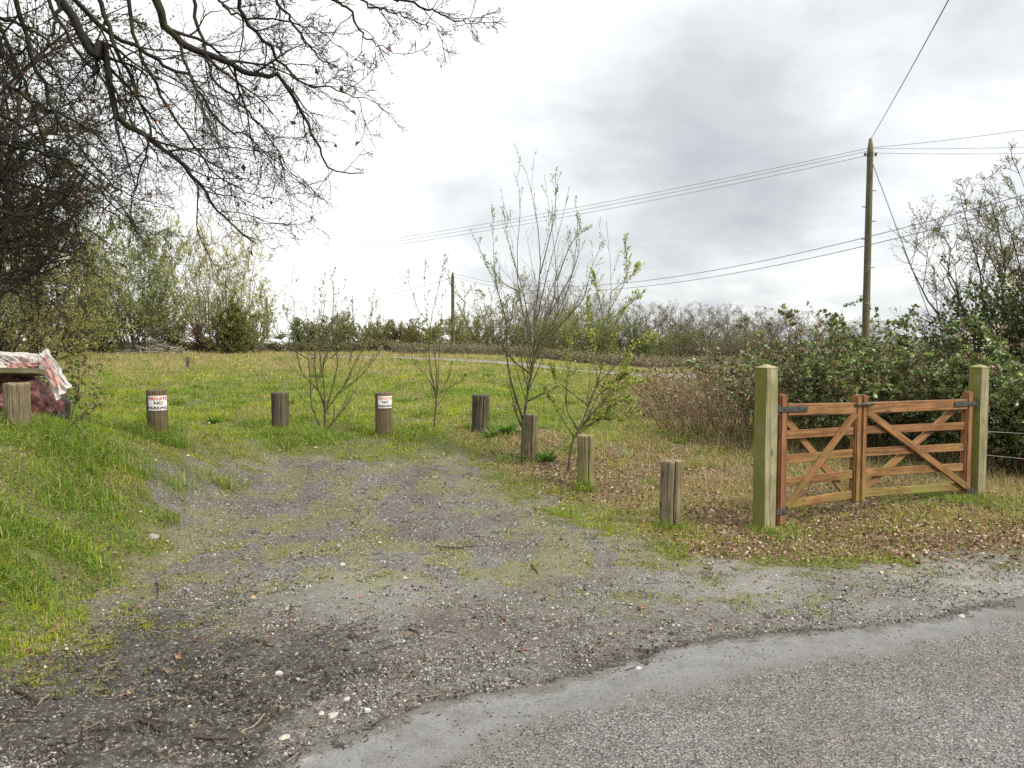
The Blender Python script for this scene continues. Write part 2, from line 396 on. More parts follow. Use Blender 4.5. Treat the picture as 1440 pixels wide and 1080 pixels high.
def road_mat():
    m, nt, out = newmat('road')
    P = nd(nt, 'ShaderNodeNewGeometry').outputs['Position']
    a = nd(nt, 'ShaderNodeSeparateColor', {0: nd(nt, 'ShaderNodeAttribute', attribute_name='mask').outputs['Color']})
    strip, patch, dirt = a.outputs[0], a.outputs[1], a.outputs[2]
    nf = noise(nt, P, 60., 6, .7); ng = noise(nt, P, 190., 4, .7); nm = noise(nt, P, 6., 7, .65); nl = noise(nt, P, 1.3, 4)
    vo = nd(nt, 'ShaderNodeTexVoronoi', {'Vector': P, 'Scale': 125., 'Randomness': 1.}); vs = nd(nt, 'ShaderNodeSeparateColor', {0: vo.outputs['Color']}).outputs[0]
    v2 = nd(nt, 'ShaderNodeTexVoronoi', {'Vector': P, 'Scale': 55.}); vs2 = nd(nt, 'ShaderNodeSeparateColor', {0: v2.outputs['Color']}).outputs[0]
    chips = ramp(nt, vs, [(.0, (.075, .072, .068)), (.5, (.14, .134, .127)), (.85, (.20, .193, .184)), (1., (.30, .292, .28))])
    chips = mix(nt, step_(nt, vo.outputs['Distance'], .42, .8), chips, (.035, .032, .029))
    chips = mix(nt, step_(nt, ng, .42, .6), chips, mix(nt, 1., chips, (.72, .70, .68), 'MULTIPLY'))
    chips = mix(nt, step_(nt, nl, .38, .64), chips, mix(nt, 1., chips, (.88, .83, .79), 'MULTIPLY'))
    chips = mix(nt, step_(nt, nm, .5, .72), chips, mix(nt, 1., chips, (1.25, 1.24, 1.22), 'MULTIPLY'))
    sm = mix(nt, step_(nt, ng, .3, .7), (.095, .093, .088), (.18, .176, .168))
    sm = mix(nt, step_(nt, nf, .35, .7), sm, mix(nt, 1., sm, (.72, .72, .72), 'MULTIPLY'))
    sm = mix(nt, step_(nt, nm, .40, .68), sm, mix(nt, 1., sm, (.74, .73, .71), 'MULTIPLY'))
    spk = math_(nt, 'MULTIPLY', step_(nt, vs2, .90, .93), step_(nt, v2.outputs['Distance'], .42, .22))
    sm = mix(nt, math_(nt, 'MULTIPLY', spk, step_(nt, nm, .40, .55)), sm, (.045, .041, .037))
    f = step_(nt, math_(nt, 'ADD', strip, math_(nt, 'MULTIPLY', math_(nt, 'SUBTRACT', math_(nt, 'ADD', math_(nt, 'MULTIPLY', nm, .6), math_(nt, 'MULTIPLY', nf, .4)), .5), 2.2)), .3, .75)
    c = mix(nt, f, chips, sm)
    c = mix(nt, step_(nt, math_(nt, 'ADD', patch, math_(nt, 'MULTIPLY', math_(nt, 'SUBTRACT', nm, .5), 1.6)), .42, .75), c, mix(nt, nf, (.10, .095, .088), (.34, .33, .30)))
    c = mix(nt, step_(nt, math_(nt, 'ADD', dirt, math_(nt, 'MULTIPLY', math_(nt, 'SUBTRACT', math_(nt, 'ADD', math_(nt, 'MULTIPLY', nm, .5), math_(nt, 'MULTIPLY', nf, .5)), .5), 2.4)), .35, .8), c, mix(nt, step_(nt, ng, .35, .65), (.03, .026, .022), (.12, .11, .098)))
    h = math_(nt, 'ADD', math_(nt, 'MULTIPLY', math_(nt, 'SUBTRACT', 1., vo.outputs['Distance']), math_(nt, 'SUBTRACT', 1., math_(nt, 'MULTIPLY', f, .8))), math_(nt, 'MULTIPLY', math_(nt, 'ADD', ng, nf), .35))
    rg = math_(nt, 'SUBTRACT', .85, math_(nt, 'MULTIPLY', f, .25))
    p = nd(nt, 'ShaderNodeBsdfPrincipled', {'Base Color': c, 'Roughness': rg, 'Specular IOR Level': .4, 'Normal': bump(nt, h, .7, .007)})
    nt.links.new(p.outputs[0], out.inputs[0]); return m

M = dict(
    ground=ground_mat(), road=road_mat(),
    grass=leaf_mat('grass_blade', .38, .6, .2), leaf=leaf_mat('leaf', .35, .5, .35), glossy=leaf_mat('glossy_leaf', .22, .38, .5),
    petal=leaf_mat('petal', .3, .6, .2), litter=leaf_mat('dead_leaf', .12, .75, .2),
    stone=col_mat('stone', .8), twig=col_mat('dead_twig', .85),
    oak=bark_mat('oak_bark', (.010, .008, .007), (.032, .026, .021), (.030, .034, .011)),
    oaktwig=bark_mat('oak_twig', (.013, .009, .007), (.032, .023, .018), None, 25.),
    bark=bark_mat('grey_bark', (.06, .055, .042), (.13, .12, .085), (.09, .105, .035)),
    darkbark=bark_mat('dark_stem', (.03, .024, .016), (.075, .06, .042), None, 30.),
    sapling=bark_mat('willow_stem', (.05, .045, .026), (.115, .10, .06), (.095, .105, .035), 18.),
    farbark=bark_mat('far_bark', (.085, .072, .058), (.155, .135, .11), None, 4.),  # bark of distant trees lightened, haze put into the colour
    cane=bark_mat('bramble_cane', (.06, .03, .024), (.15, .095, .065), (.07, .075, .03), 12.),
    bollard=wood_mat('bollard_timber', (.07, .056, .032), (.17, .138, .082), (.27, .225, .14), (.115, .125, .03), .50, .76),
    bollard_green=wood_mat('mossy_bollard', (.08, .066, .03), (.19, .16, .082), (.30, .255, .14), (.16, .18, .026), .42, .68),
    bollard_dark=wood_mat('dark_bollard', (.032, .027, .019), (.08, .067, .046), (.15, .128, .085), (.07, .08, .024), .50, .74),
    bollard_brown=wood_mat('brown_bollard', (.06, .044, .026), (.13, .097, .057), (.20, .155, .094), (.10, .10, .035), .66, .85, crack=.25),
    post=wood_mat('gate_post_timber', (.13, .115, .06), (.235, .21, .12), (.36, .325, .215), (.125, .13, .012), .46, .74, rough=.75, crack=.3, side=1),
    gate=wood_mat('gate_timber', (.08, .038, .017), (.225, .108, .042), (.36, .195, .085), (.16, .15, .035), .54, .84, (.75, .12, .14), .65, crack=.4), gate_red=wood_mat('gate_stile_timber', (.085, .038, .02), (.215, .10, .045), (.34, .175, .08), (.14, .12, .035), .58, .82, None, .65, crack=.35), gate_green=wood_mat('gate_mossy_timber', (.10, .055, .02), (.21, .13, .045), (.33, .22, .09), (.17, .17, .04), .42, .66, None, .7, crack=.35),
    pole=wood_mat('pole_timber', (.05, .044, .024), (.11, .096, .05), (.17, .15, .085), (.11, .12, .03), .55, .8, gscale=.4),
    stake=wood_mat('stake_timber', (.05, .042, .03), (.11, .09, .065), (.18, .15, .11), None),
    plank=wood_mat('plank_timber', (.09, .075, .04), (.17, .15, .085), (.24, .21, .13), (.11, .12, .03), .5, .7),
    metal=flat_mat('black_iron', (.05, .05, .045), .6, .3, .5), wire=flat_mat('steel_wire', (.22, .20, .17), .5, .7), cable=flat_mat('cable_sheath', (.10, .105, .11), .6),
    sign=flat_mat('white_plastic_sign', (.74, .72, .69), .4, 0, .06, 8.), red=flat_mat('sign_red', (.55, .06, .035), .5), pink=flat_mat('sign_faded_red', (.62, .16, .12), .5), black=flat_mat('sign_black', (.015, .015, .016), .5),
    redbag=flat_mat('red_woven_plastic', (.14, .045, .042), .65, 0, .65, 14., .03), white_sheet=flat_mat('white_plastic_sheet', (.50, .46, .43), .5, 0, .25, 14., .012), pink_sheet=flat_mat('red_printed_sheet', (.34, .19, .16), .55, 0, .45, 14., .01),
    van=flat_mat('white_van_paint', (.80, .81, .82), .25, 0, .03), vanglass=flat_mat('van_glass', (.02, .025, .03), .1), tyre=flat_mat('tyre_rubber', (.02, .02, .02), .8), slate=flat_mat('grey_roof', (.16, .17, .18), .6), wall=flat_mat('rendered_wall', (.35, .33, .30), .8),
    sprout=leaf_mat('weed_leaf', .3, .5, .3),
)

# ------------------------------------------------------------------ ground sheet
def axis(lo_dense, hi_dense, step, lo, hi, gr=1.12):
    a = list(np.arange(lo_dense, hi_dense + step / 2, step)); s = step
    while a[-1] < hi: s *= gr; a.append(a[-1] + s)
    s = step; b = []
    x = lo_dense
    while x > lo: s *= gr; x -= s; b.append(x)
    return np.array(b[::-1] + a)
gx = axis(-4.5, 5.0, .035, -700, 700); gy = axis(2.0, 9.5, .03, -300, 1200, 1.07)
X, Y = np.meshgrid(gx, gy)
nx, ny = len(gx), len(gy)
xr, yr = X.ravel(), Y.ravel()
mk = masks(xr, yr)
Z = hgt(xr, yr)
near = 1 - sst(10, 16, yr)
grv = mk[0]
Z += near * grv * ((fbm(xr * 6, yr * 6, 61, 3) - .5) * .022 + (fbm(xr * 22, yr * 22, 62, 2) - .5) * .010)
Z += near * mk[1] * (fbm(xr * 14, yr * 14, 64, 3) - .5) * .035
Z += near * (1 - grv) * (fbm(xr * 5, yr * 5, 63, 3) - .5) * .05
# tyre ruts pressed into the mud
ra, rb = at(250, 925)[:2], at(330, 1000)[:2]
rd = (rb - ra) / np.linalg.norm(rb - ra)
for off in (0, .045, .1, -.05):
    q = (xr - ra[0]) * rd[0] + (yr - ra[1]) * rd[1]; w = (xr - ra[0]) * -rd[1] + (yr - ra[1]) * rd[0] - off
    Z -= .016 * np.exp(-(w / .016) ** 2) * sst(-.1, .1, q) * (1 - sst(.5, .75, q))
Z -= .03 * sst(.02, .25, edge_dist(xr, yr))          # the sheet dips under the tarmac
i = np.arange(nx * ny).reshape(ny, nx)
Fq = np.stack([i[:-1, :-1], i[:-1, 1:], i[1:, 1:], i[1:, :-1]], -1).reshape(-1, 4)
o1 = np.ones_like(xr)
me = np_mesh('ground', np.stack([xr, yr, Z], 1), Fq, True, {'mask': np.stack([mk[0], mk[1], mk[2], o1], 1), 'mask2': np.stack([mk[3], mk[4], mk[5], o1], 1)})
g = bpy.data.objects.new('ground', me); COL.objects.link(g); me.materials.append(M['ground']); g['kind'] = 'structure'

# ------------------------------------------------------------------ road
LOW_PX = [(-200, 2200), (300, 1500), (560, 1160), (700, 1085), (780, 1050), (900, 1012), (1000, 985), (1080, 962), (1180, 948), (1260, 930), (1350, 905), (1440, 882), (1700, 835), (2100, 790)]
LOW = resample([at(*p) for p in LOW_PX], 120)
nE = len(EDGE)
tv = np.concatenate([[0, .006], np.linspace(.03, 3.2, 110), np.linspace(3.4, 30, 14)])
e = EDGE[:, :2].copy()
tn = np.gradient(e, axis=0); tn = nrm(tn); nr = np.stack([tn[:, 1], -tn[:, 0]], 1)
s_arc = np.concatenate([[0], np.cumsum(np.linalg.norm(np.diff(e, axis=0), axis=1))])
e = e + nr * ((fbm(s_arc * 3, s_arc * 0, 71, 4) - .5) * .11 + (fbm(s_arc * 14, s_arc * 0, 72, 2) - .5) * .06)[:, None]
navg = nrm(nr.mean(0)[None])[0]
RX = e[:, None, 0] + navg[0] * tv[None]; RY = e[:, None, 1] + navg[1] * tv[None]
lowpoly = [tuple(p[:2]) for p in LOW] + [(30, -40), (-30, -40)]
strip = sst(-.16, .42, -poly_sd(RX.ravel(), RY.ravel(), lowpoly) + (fbm(RX.ravel() * 2, RY.ravel() * 2, 73, 3) - .5) * .3)
pc = at(330, 1068)
patch = blob(RX.ravel(), RY.ravel(), (pc[0] + .05, pc[1]), .3, .35) * 1.2
dirt = (1 - sst(.02, .16, np.broadcast_to(tv[None], RX.shape).ravel() + (fbm(RX.ravel() * 3, RY.ravel() * 3, 74, 3) - .5) * .25)) * .9
RZ = hgt(RX, RY) + .006 + np.where(tv < .005, -.05, 0)[None] + (fbm(RX * 9, RY * 9, 75, 3) - .5) * .008 + (1 - strip.reshape(RX.shape)) * (fbm(RX * 30, RY * 30, 76, 2) - .5) * .010
i = np.arange(RX.size).reshape(RX.shape)
Fq = np.stack([i[:-1, :-1], i[1:, :-1], i[1:, 1:], i[:-1, 1:]], -1).reshape(-1, 4)[:, ::-1]
me = np_mesh('road', np.stack([RX.ravel(), RY.ravel(), RZ.ravel()], 1), Fq, True, {'mask': np.stack([strip, patch, dirt, np.ones_like(strip)], 1)})
o = bpy.data.objects.new('road', me); COL.objects.link(o); me.materials.append(M['road']); o['kind'] = 'structure'
# far lane crossing behind the field
ln = resample([G(-9, 34), G(-2, 31), G(3, 29), G(8, 27.5), G(16, 26), G(40, 24)], 80)
tn = nrm(np.gradient(ln[:, :2], axis=0)); nr = np.stack([-tn[:, 1], tn[:, 0]], 1)
W = np.linspace(-.9, .9, 8)
LX = ln[:, None, 0] + nr[:, None, 0] * W; LY = ln[:, None, 1] + nr[:, None, 1] * W; LZ = hgt(LX, LY) + .03
i = np.arange(LX.size).reshape(LX.shape)
Fq = np.stack([i[:-1, :-1], i[1:, :-1], i[1:, 1:], i[:-1, 1:]], -1).reshape(-1, 4)
lane_m = flat_mat('lane_tarmac', (.13, .128, .122), .95, 0, .2, 3.)
me = np_mesh('lane', np.stack([LX.ravel(), LY.ravel(), LZ.ravel()], 1), Fq, True)
o = bpy.data.objects.new('lane', me); COL.objects.link(o); me.materials.append(lane_m); o['kind'] = 'structure'
LANEP = [tuple(p) for p in (ln[:, :2] + nr * 1.6)] + [tuple(p) for p in (ln[:, :2] - nr * 1.6)[::-1]]

# ------------------------------------------------------------------ grass (stuff)
def scatter_polar(n, y0, y1, amax=.80):
    y = np.exp(rng.uniform(math.log(y0), math.log(y1), n)); x = y * rng.uniform(-amax, amax, n)
    return x, y
def blades(x, y, L, wid, cols, lean=.5, curl=.6, z0=None):
    n = len(x)
    z = (hgt(x, y) if z0 is None else z0) - .008
    a = rng.uniform(0, 2 * PI, n); la = a + rng.normal(0, 1.2, n)
    le = np.abs(rng.normal(0, lean, n))
    d1 = np.stack([np.cos(la) * np.sin(le), np.sin(la) * np.sin(le), np.cos(le)], 1)
    le2 = le + np.abs(rng.normal(curl, curl * .5, n))
    d2 = np.stack([np.cos(la) * np.sin(le2), np.sin(la) * np.sin(le2), np.cos(le2)], 1)
    b = np.stack([x, y, z], 1); L = L[:, None]
    m_ = b + d1 * L * .55; t = m_ + d2 * L * .5
    w = np.stack([-np.sin(la), np.cos(la), np.zeros(n)], 1) * .8 + .3 * rng.normal(size=(n, 3)); w = nrm(w) * wid[:, None]
    V = np.stack([b - w * .5, b + w * .5, m_ + w * .42, m_ - w * .42, t], 1).reshape(-1, 3)
    k = np.arange(n)[:, None] * 5
    return V, [k + np.array([[0, 1, 2, 3]]), k + np.array([[3, 2, 4]])]
GREEN = np.array([[.215, .275, .018], [.27, .31, .024], [.155, .24, .016], [.33, .34, .045], [.095, .16, .018]])
STRAW = np.array([[.35, .28, .15], [.28, .21, .11], [.42, .35, .21], [.21, .15, .08]])
x, y = scatter_polar(950000, 3.0, 46)
gm = masks(x, y)
grav, mud, dust, moss, lit, dry, gsd = gm
road_d = edge_dist(x, y)
lane_d = poly_sd(x, y, LANEP)
cl = fbm(x * 2.2, y * 2.2, 81, 3)
ang = x / y
leftbank = sst(1.6, 3.2, -x + .0 * y) * (1 - sst(8, 11, y))
dens = (1 - grav) ** .8 * (1 - .62 * lit) * (.35 + 1.1 * sst(.33, .6, cl)) + grav * moss * .16 * (gsd < 3) + .10 * grav * sst(.55, .7, cl) * (gsd < .8)
dens *= (1 - sst(.0, .1, road_d))
dens *= (lane_d < 0)
dens = np.clip(dens + .15 * leftbank * (1 - grav), 0, 1)
k = rng.random(len(x)) < dens
x, y, grav, lit, dry, cl, leftbank, ang, gsd = [v[k] for v in (x, y, grav, lit, dry, cl, leftbank, ang, gsd)]
n = len(x)
tall = sst(.45, .72, fbm(x * .9, y * .9, 91, 3))
L = .035 + .03 * rng.random(n) + .035 * cl
L = L * (1 + .55 * leftbank * (.0 + 1.4 * tall)) + .045 * tall * sst(8.5, 12, y) + .05 * sst(14, 26, y) * rng.random(n)
L = np.where(grav > .4, L * .45, L) * (1 - .28 * leftbank)
edge_f = sst(-.9, .0, gsd); L *= 1 - .45 * edge_f
L += .06 * dry * sst(7, 9, y) * rng.random(n)
wid = .0042 * np.maximum(1, (y / 6)) ** .85 * (.7 + .6 * rng.random(n))
pd = np.clip(.05 + .16 * sst(.06, .16, ang) + .58 * dry + .22 * lit + .34 * sst(.50, .64, fbm(x * 4.1, y * 4.1, 97, 3)), .05, .93)
isdry = rng.random(n) < pd
gi = np.clip((.5 * fbm(x * 1.1, y * 1.1, 95, 3) + .5 * fbm(x * 5, y * 5, 96, 2) - .30) * 10 + rng.normal(0, 1.0, n), 0, 4.99).astype(int)
gi = np.array([4, 2, 0, 1, 3])[gi]
c = np.where(isdry[:, None], STRAW[rng.integers(0, 4, n)], GREEN[gi])
moss_c = np.array([.22, .22, .04]); c = np.where((grav > .4)[:, None], moss_c, c)
c = np.clip(c * (1 + .18 * rng.normal(size=(n, 1))), .01, 1)
V, Fc = blades(x, y, L, wid, None, lean=.55, curl=.6)
mb = MB().add(V, Fc, col=np.repeat(np.concatenate([c, np.ones((n, 1))], 1), 5, 0))
x, y = scatter_polar(420000, 3.3, 13, .7); m2 = masks(x, y); e2 = edge_dist(x, y)
tc = sst(.50, .60, fbm(x * 9, y * 9, 121, 2))
pr = m2[0] * (m2[3] * (.30 + .85 * tc) + .5 * tc * np.exp(-np.maximum(m2[6], 0) / .45)) * (1 - .75 * m2[1]) + (1 - m2[0]) * .5 * (m2[6] > -1.2)
pr = pr + .8 * tc * (blob(x, y, at(960, 845)[:2], .75, .35) + blob(x, y, at(1110, 860)[:2], .22, .6) + blob(x, y, at(70, 960)[:2], .22) + blob(x, y, at(60, 1010)[:2], .16) + blob(x, y, at(240, 890)[:2], .35, .6))
k = (rng.random(len(x)) < pr) & (e2 < -.02); x, y = x[k], y[k]; n = len(x)
V, Fc = blades(x, y, .012 + .022 * rng.random(n), .0036 * np.maximum(1, y / 6) * (.7 + .6 * rng.random(n)), None, .8, .6)
mb.add(V, Fc, col=pick([[.27, .28, .035], [.22, .25, .03], [.31, .29, .06], [.17, .21, .03], [.13, .16, .025]], n, 5))
o = mb.build('grass', M['grass']); tag(o, 'short green meadow grass over the field and around the bollards', 'grass', kind='stuff')
# tall dry stalks in the far meadow and in front of the brambles
x, y = scatter_polar(120000, 6.8, 46, .8)
ang = x / y
wgt = .8 * sst(14, 25, y) * (1 - sst(-.05, .12, ang)) * sst(.38, .6, fbm(x * .5, y * .5, 101, 3)) + .5 * sst(.12, .24, ang) * sst(7.2, 8.6, y) * (1 - sst(15, 20, y)) * sst(.40, .6, fbm(x * 1.4, y * 1.4, 102, 3)) \
      + .10 * sst(15, 22, y) * sst(.35, .6, fbm(x * .4, y * .4, 103, 2))
gp0, gp1 = at(1074, 744), at(1371, 698)
lsd = poly_sd(x, y, LANEP); wgt = wgt + .55 * (lsd > -1.3) * (lsd < 0)
k = (rng.random(len(x)) < wgt) & (lsd < .15) & (masks(x, y)[0] < .3)
x, y = x[k], y[k]; n = len(x)
L = (.16 + .26 * rng.random(n)) * np.where(y > 14, .9, .85); wid = .0035 * np.maximum(1, y / 8) ** .9
V, Fc = blades(x, y, L, wid, None, .42, .5)
c = pick(np.vstack([STRAW, [[.26, .19, .12], [.30, .22, .15], [.16, .17, .05]]]), n, 5)
o = MB().add(V, Fc, col=c).build('dry_grass', M['grass']); tag(o, 'tall straw coloured dead grass across the far field and before the brambles', 'dry grass', kind='stuff')
# rank grass tufts beside bollards, gate and on the left bank
tx, ty = [], []
def tufts(p, r, n_, sq=1.):
    a = rng.uniform(0, 2 * PI, n_); q = r * np.sqrt(rng.random(n_)); tx.append(p[0] + np.cos(a) * q); ty.append(p[1] + np.sin(a) * q * sq)
for px, py, r, n_ in [(222, 618, .30, 1300), (200, 610, .25, 700), (425, 612, .35, 1500), (395, 614, .22, 700), (824, 690, .10, 260), (1074, 750, .14, 220), (1105, 752, .2, 260), (1290, 703, .4, 600), (1340, 703, .3, 800), (1400, 710, .4, 900), (945, 745, .12, 150),
                      (15, 740, .22, 700), (60, 690, .25, 500), (10, 800, .2, 700), (30, 830, .15, 300), (90, 770, .2, 300), (130, 700, .25, 400), (160, 640, .35, 900), (90, 640, .3, 700), (20, 612, .35, 1500), (55, 606, .3, 900), (950, 610, .5, 900), (1020, 640, .45, 700), (460, 545, .6, 900), (650, 555, .8, 1200)]:
    tufts(at(px, py), r, n_)
fx, fy = scatter_polar(420, 8.8, 30, .75); fm = masks(fx, fy)
for a_, b_, g_, l_ in zip(fx, fy, fm[0], poly_sd(fx, fy, LANEP)):
    if g_ < .1 and l_ < -.5: tufts((a_, b_), .10 + .25 * rng.random(), int(60 + 170 * rng.random()))
bx, by = -rng.uniform(2.6, 5., 60), rng.uniform(3.6, 8.5, 60)
for a_, b_ in zip(bx, by): tufts((a_, b_), .08 + .12 * rng.random(), int(30 + 90 * rng.random()))
for px, py, r, n_ in [(58, 588, .22, 700), (86, 586, .22, 600), (40, 600, .25, 800), (110, 590, .3, 600)]: tufts(at(px, py), r, n_)
x, y = np.concatenate(tx), np.concatenate(ty); n = len(x)
L = (.085 + .11 * rng.random(n)) * np.where(x > 1.5, .6, np.where(y < 6, .75, 1)); wid = .005 * (.7 + .6 * rng.random(n)) * np.maximum(1, y / 8)
V, Fc = blades(x, y, L, wid, None, .5, .9)
c = pick([[.11, .20, .02], [.145, .23, .022], [.08, .15, .018], [.20, .25, .035], [.30, .26, .12]], n, 5)
o = MB().add(V, Fc, col=c).build('rank_grass', M['grass']); tag(o, 'longer lush grass tufts at the bollard feet, gate and left bank', 'long grass', kind='stuff')

# ------------------------------------------------------------------ leaf litter, gravel, twigs (stuff)
x, y = scatter_polar(150000, 3.2, 13, .8)
g_, mu, du, mo, li_, dr, gs = masks(x, y)
wgt = li_ * .85 * (1 - .8 * g_) + .05 * (1 - g_) + .005 * g_
k = (rng.random(len(x)) < wgt) & (edge_dist(x, y) < .05)
x, y = x[k], y[k]; n = len(x)
P_ = np.stack([x, y, hgt(x, y) + .004 + .02 * rng.random(n)], 1)
d = rng.normal(size=(n, 3)); d[:, 2] *= .35
V, Fc = leaves(P_, nrm(d), .019 + .026 * rng.random(n), .62, .5, .1)
c = pick([[.20, .125, .08], [.27, .19, .125], [.13, .075, .05], [.40, .32, .24], [.17, .085, .055], [.09, .055, .038], [.15, .10, .07], [.22, .11, .07]], n, 4, .2)
o = MB().add(V, Fc, col=c).build('leaf_litter', M['litter']); tag(o, 'brown dead leaves lying among the grass beside the gate and bollards', 'leaf litter', kind='stuff')

CUBE = np.array([[-1, -1, -1], [1, -1, -1], [1, 1, -1], [-1, 1, -1], [-1, -1, 1], [1, -1, 1], [1, 1, 1], [-1, 1, 1]], float) * .5
CF = np.array([[0, 3, 2, 1], [4, 5, 6, 7], [0, 1, 5, 4], [1, 2, 6, 5], [2, 3, 7, 6], [3, 0, 4, 7]])
def stones(x, y, sz, cols, zoff=0.):
    n = len(x)
    B = CUBE[None] * (1 + .45 * (rng.random((n, 8, 3)) - .5)) 
    B[:, 4:, :2] *= (.45 + .4 * rng.random((n, 1, 1)))
    B *= (sz[:, None] * (.6 + .8 * rng.random((n, 3))) * np.array([1, 1, .55]))[:, None, :]
    a = rng.uniform(0, 2 * PI, n); ca, sa = np.cos(a)[:, None], np.sin(a)[:, None]
    t = rng.normal(0, .3, (n, 1)); 
    bx = B[..., 0] * ca - B[..., 1] * sa; by = B[..., 0] * sa + B[..., 1] * ca; bz = B[..., 2] + t * B[..., 0]
    V = np.stack([bx + x[:, None], by + y[:, None], bz + (hgt(x, y) + zoff)[:, None] + sz[:, None] * .12], -1).reshape(-1, 3)
    return V, (np.arange(n)[:, None, None] * 8 + CF[None]).reshape(-1, 4), cols
x, y = scatter_polar(260000, 2.5, 11, .85)
g_, mu, du, mo, li_, dr, gs = masks(x, y)
ed = edge_dist(x, y)
low_in = poly_sd(x, y, lowpoly)
wgt = g_ * (1 - .9 * mu) * (.35 + .75 * sst(.35, .6, fbm(x * 1.7, y * 1.7, 111, 3)))
wgt = np.where(ed > .02, np.where(low_in > 0, .6, .03 + .5 * np.exp(-ed / .09) * sst(.4, .6, fbm(x * 2.3, y * 2.3, 112, 3))), wgt)
k = rng.random(len(x)) < wgt
x, y, mu, ed = x[k], y[k], mu[k], ed[k]; n = len(x)
sz = .0034 + .0078 * rng.random(n) ** 3 + .0007 * np.maximum(0, y - 4)
big = rng.random(n) < .004; sz = np.where(big & (ed < 0), sz * 2.3, sz)
c = pick([[.115, .107, .097], [.17, .158, .142], [.07, .064, .058], [.045, .041, .037], [.24, .228, .205], [.115, .093, .073], [.15, .135, .12], [.34, .33, .30]], n, 8, .2)
V, Fc, c = stones(x, y, sz, c)
gmb = MB().add(V, Fc, col=c)
x, y = scatter_polar(60000, 2.5, 9, .85); g2 = masks(x, y)
k = (rng.random(len(x)) < np.clip(g2[1] * .75 + .10 * g2[0], 0, 1)) & (edge_dist(x, y) < .04); x, y = x[k], y[k]; n = len(x)
V, Fc, c = stones(x, y, (.004 + .012 * rng.random(n) ** 2), pick([[.022, .018, .014], [.04, .032, .025], [.065, .053, .041], [.03, .021, .014], [.12, .105, .085]], n, 8, .2))
gmb.add(V, Fc, col=c)
x, y = scatter_polar(42000, 2.5, 9, .85); e2 = edge_dist(x, y); k = (e2 > .01) & (rng.random(len(x)) < .10 + .5 * sst(.48, .66, fbm(x * 2.6, y * 2.6, 113, 3))); x, y = x[k], y[k]; n = len(x)
V, Fc, c = stones(x, y, .0028 + .0055 * rng.random(n) ** 2.5, pick([[.03, .026, .022], [.05, .043, .036], [.04, .03, .02], [.20, .19, .175]], n, 8, .2), .006)
gmb.add(V, Fc, col=c)
o = gmb.build('gravel', M['stone']); tag(o, 'loose grey gravel and stone chips over the pull-in and road', 'gravel', kind='stuff')

x, y = scatter_polar(9000, 2.6, 9, .8)
gg = masks(x, y)
k = (rng.random(len(x)) < (.10 + .8 * gg[1] + .35 * gg[4] + .2 * gg[0])) & (edge_dist(x, y) < .1)
x, y = x[k], y[k]; n = len(x)
a = rng.uniform(0, PI, n); ln_ = (.012 + .085 * rng.random(n) ** 2.5)
p0 = np.stack([x, y, hgt(x, y) + .008], 1); dd = np.stack([np.cos(a), np.sin(a), .05 * rng.normal(size=n)], 1)
md = p0 + dd * ln_[:, None] * .5 + rng.normal(0, .004, (n, 3)); P_ = np.stack([p0, md, p0 + dd * ln_[:, None]], 1)
R_ = np.repeat((.0011 + .0016 * rng.random(n))[:, None], 3, 1)
V, Fc = tubes(P_, R_, 4)
c = pick([[.045, .034, .024], [.03, .022, .016], [.02, .016, .012], [.15, .12, .08]], n, 12)
o = MB().add(V, Fc, col=c).build('twig_litter', M['twig']); tag(o, 'scraps of twig and bark scattered over the muddy gravel', 'twig litter', kind='stuff')

# single sticks and stones one can point at
def stick(pxs, r, label, light=False):
    P_ = [at(*p) for p in pxs]
    P_ = resample([q + np.array([0, 0, r + .003]) for q in P_], 7) + rng.normal(0, .003, (7, 3)) * np.array([1, 1, .3])
    b = P_[0].copy()
    V, Fc = tubes(P_[None], (r * np.linspace(1, .6, 7))[None], 6, True)
    mb = MB().add(V, Fc, col=pick([[.17, .13, .085]] if light else [[.035, .026, .019]], 1, 42))
    # a side spur
    q = P_[3]; d_ = nrm((P_[4] - P_[2])[None])[0]; sp = q + np.array([d_[1], -d_[0], .15]) * r * 9 + d_ * r * 8
    V, Fc = tubes(np.stack([q, (q + sp) / 2, sp])[None], np.array([[.5, .4, .25]]) * r, 5, True)
    mb.add(V, Fc, col=pick([[.05, .036, .025]], 1, 15))
    o = mb.build('fallen_stick', M['twig'], origin=b); tag(o, label, 'stick', 'sticks fallen on the gravel')
stick([(612, 770), (640, 772), (668, 769)], .006, 'dark stick lying level near the middle of the gravel')
stick([(748, 795), (752, 802), (756, 808)], .006, 'short dark stub of stick alone on the pale gravel')
stick([(560, 962), (572, 952), (582, 942)], .0035, 'thin pale stick standing out diagonally on gravel above the tarmac edge', True)
stick([(340, 1032), (358, 1022), (372, 1005)], .004, 'straw coloured twig slanting beside the pale patch at the road edge', True)
stick([(275, 1038), (298, 1042), (318, 1040)], .006, 'reddish brown stick beside the pale patch at the bottom', False)
stick([(195, 1016), (212, 1020), (226, 1032)], .007, 'curved dark stick in the mud at the lower left', False)
stick([(18, 972), (36, 980), (54, 990)], .008, 'thick black stick in the mud at far left beside grass tufts', False)
stick([(220, 820), (224, 832), (220, 842)], .005, 'short upright looking dark twig at the grass edge', False)
stick([(360, 902), (374, 908), (384, 912)], .005, 'dark twig in the middle of the wet muddy patch', False)
stick([(575, 885), (584, 890), (594, 897)], .005, 'dark twig on gravel below the pale dusty patch', False)
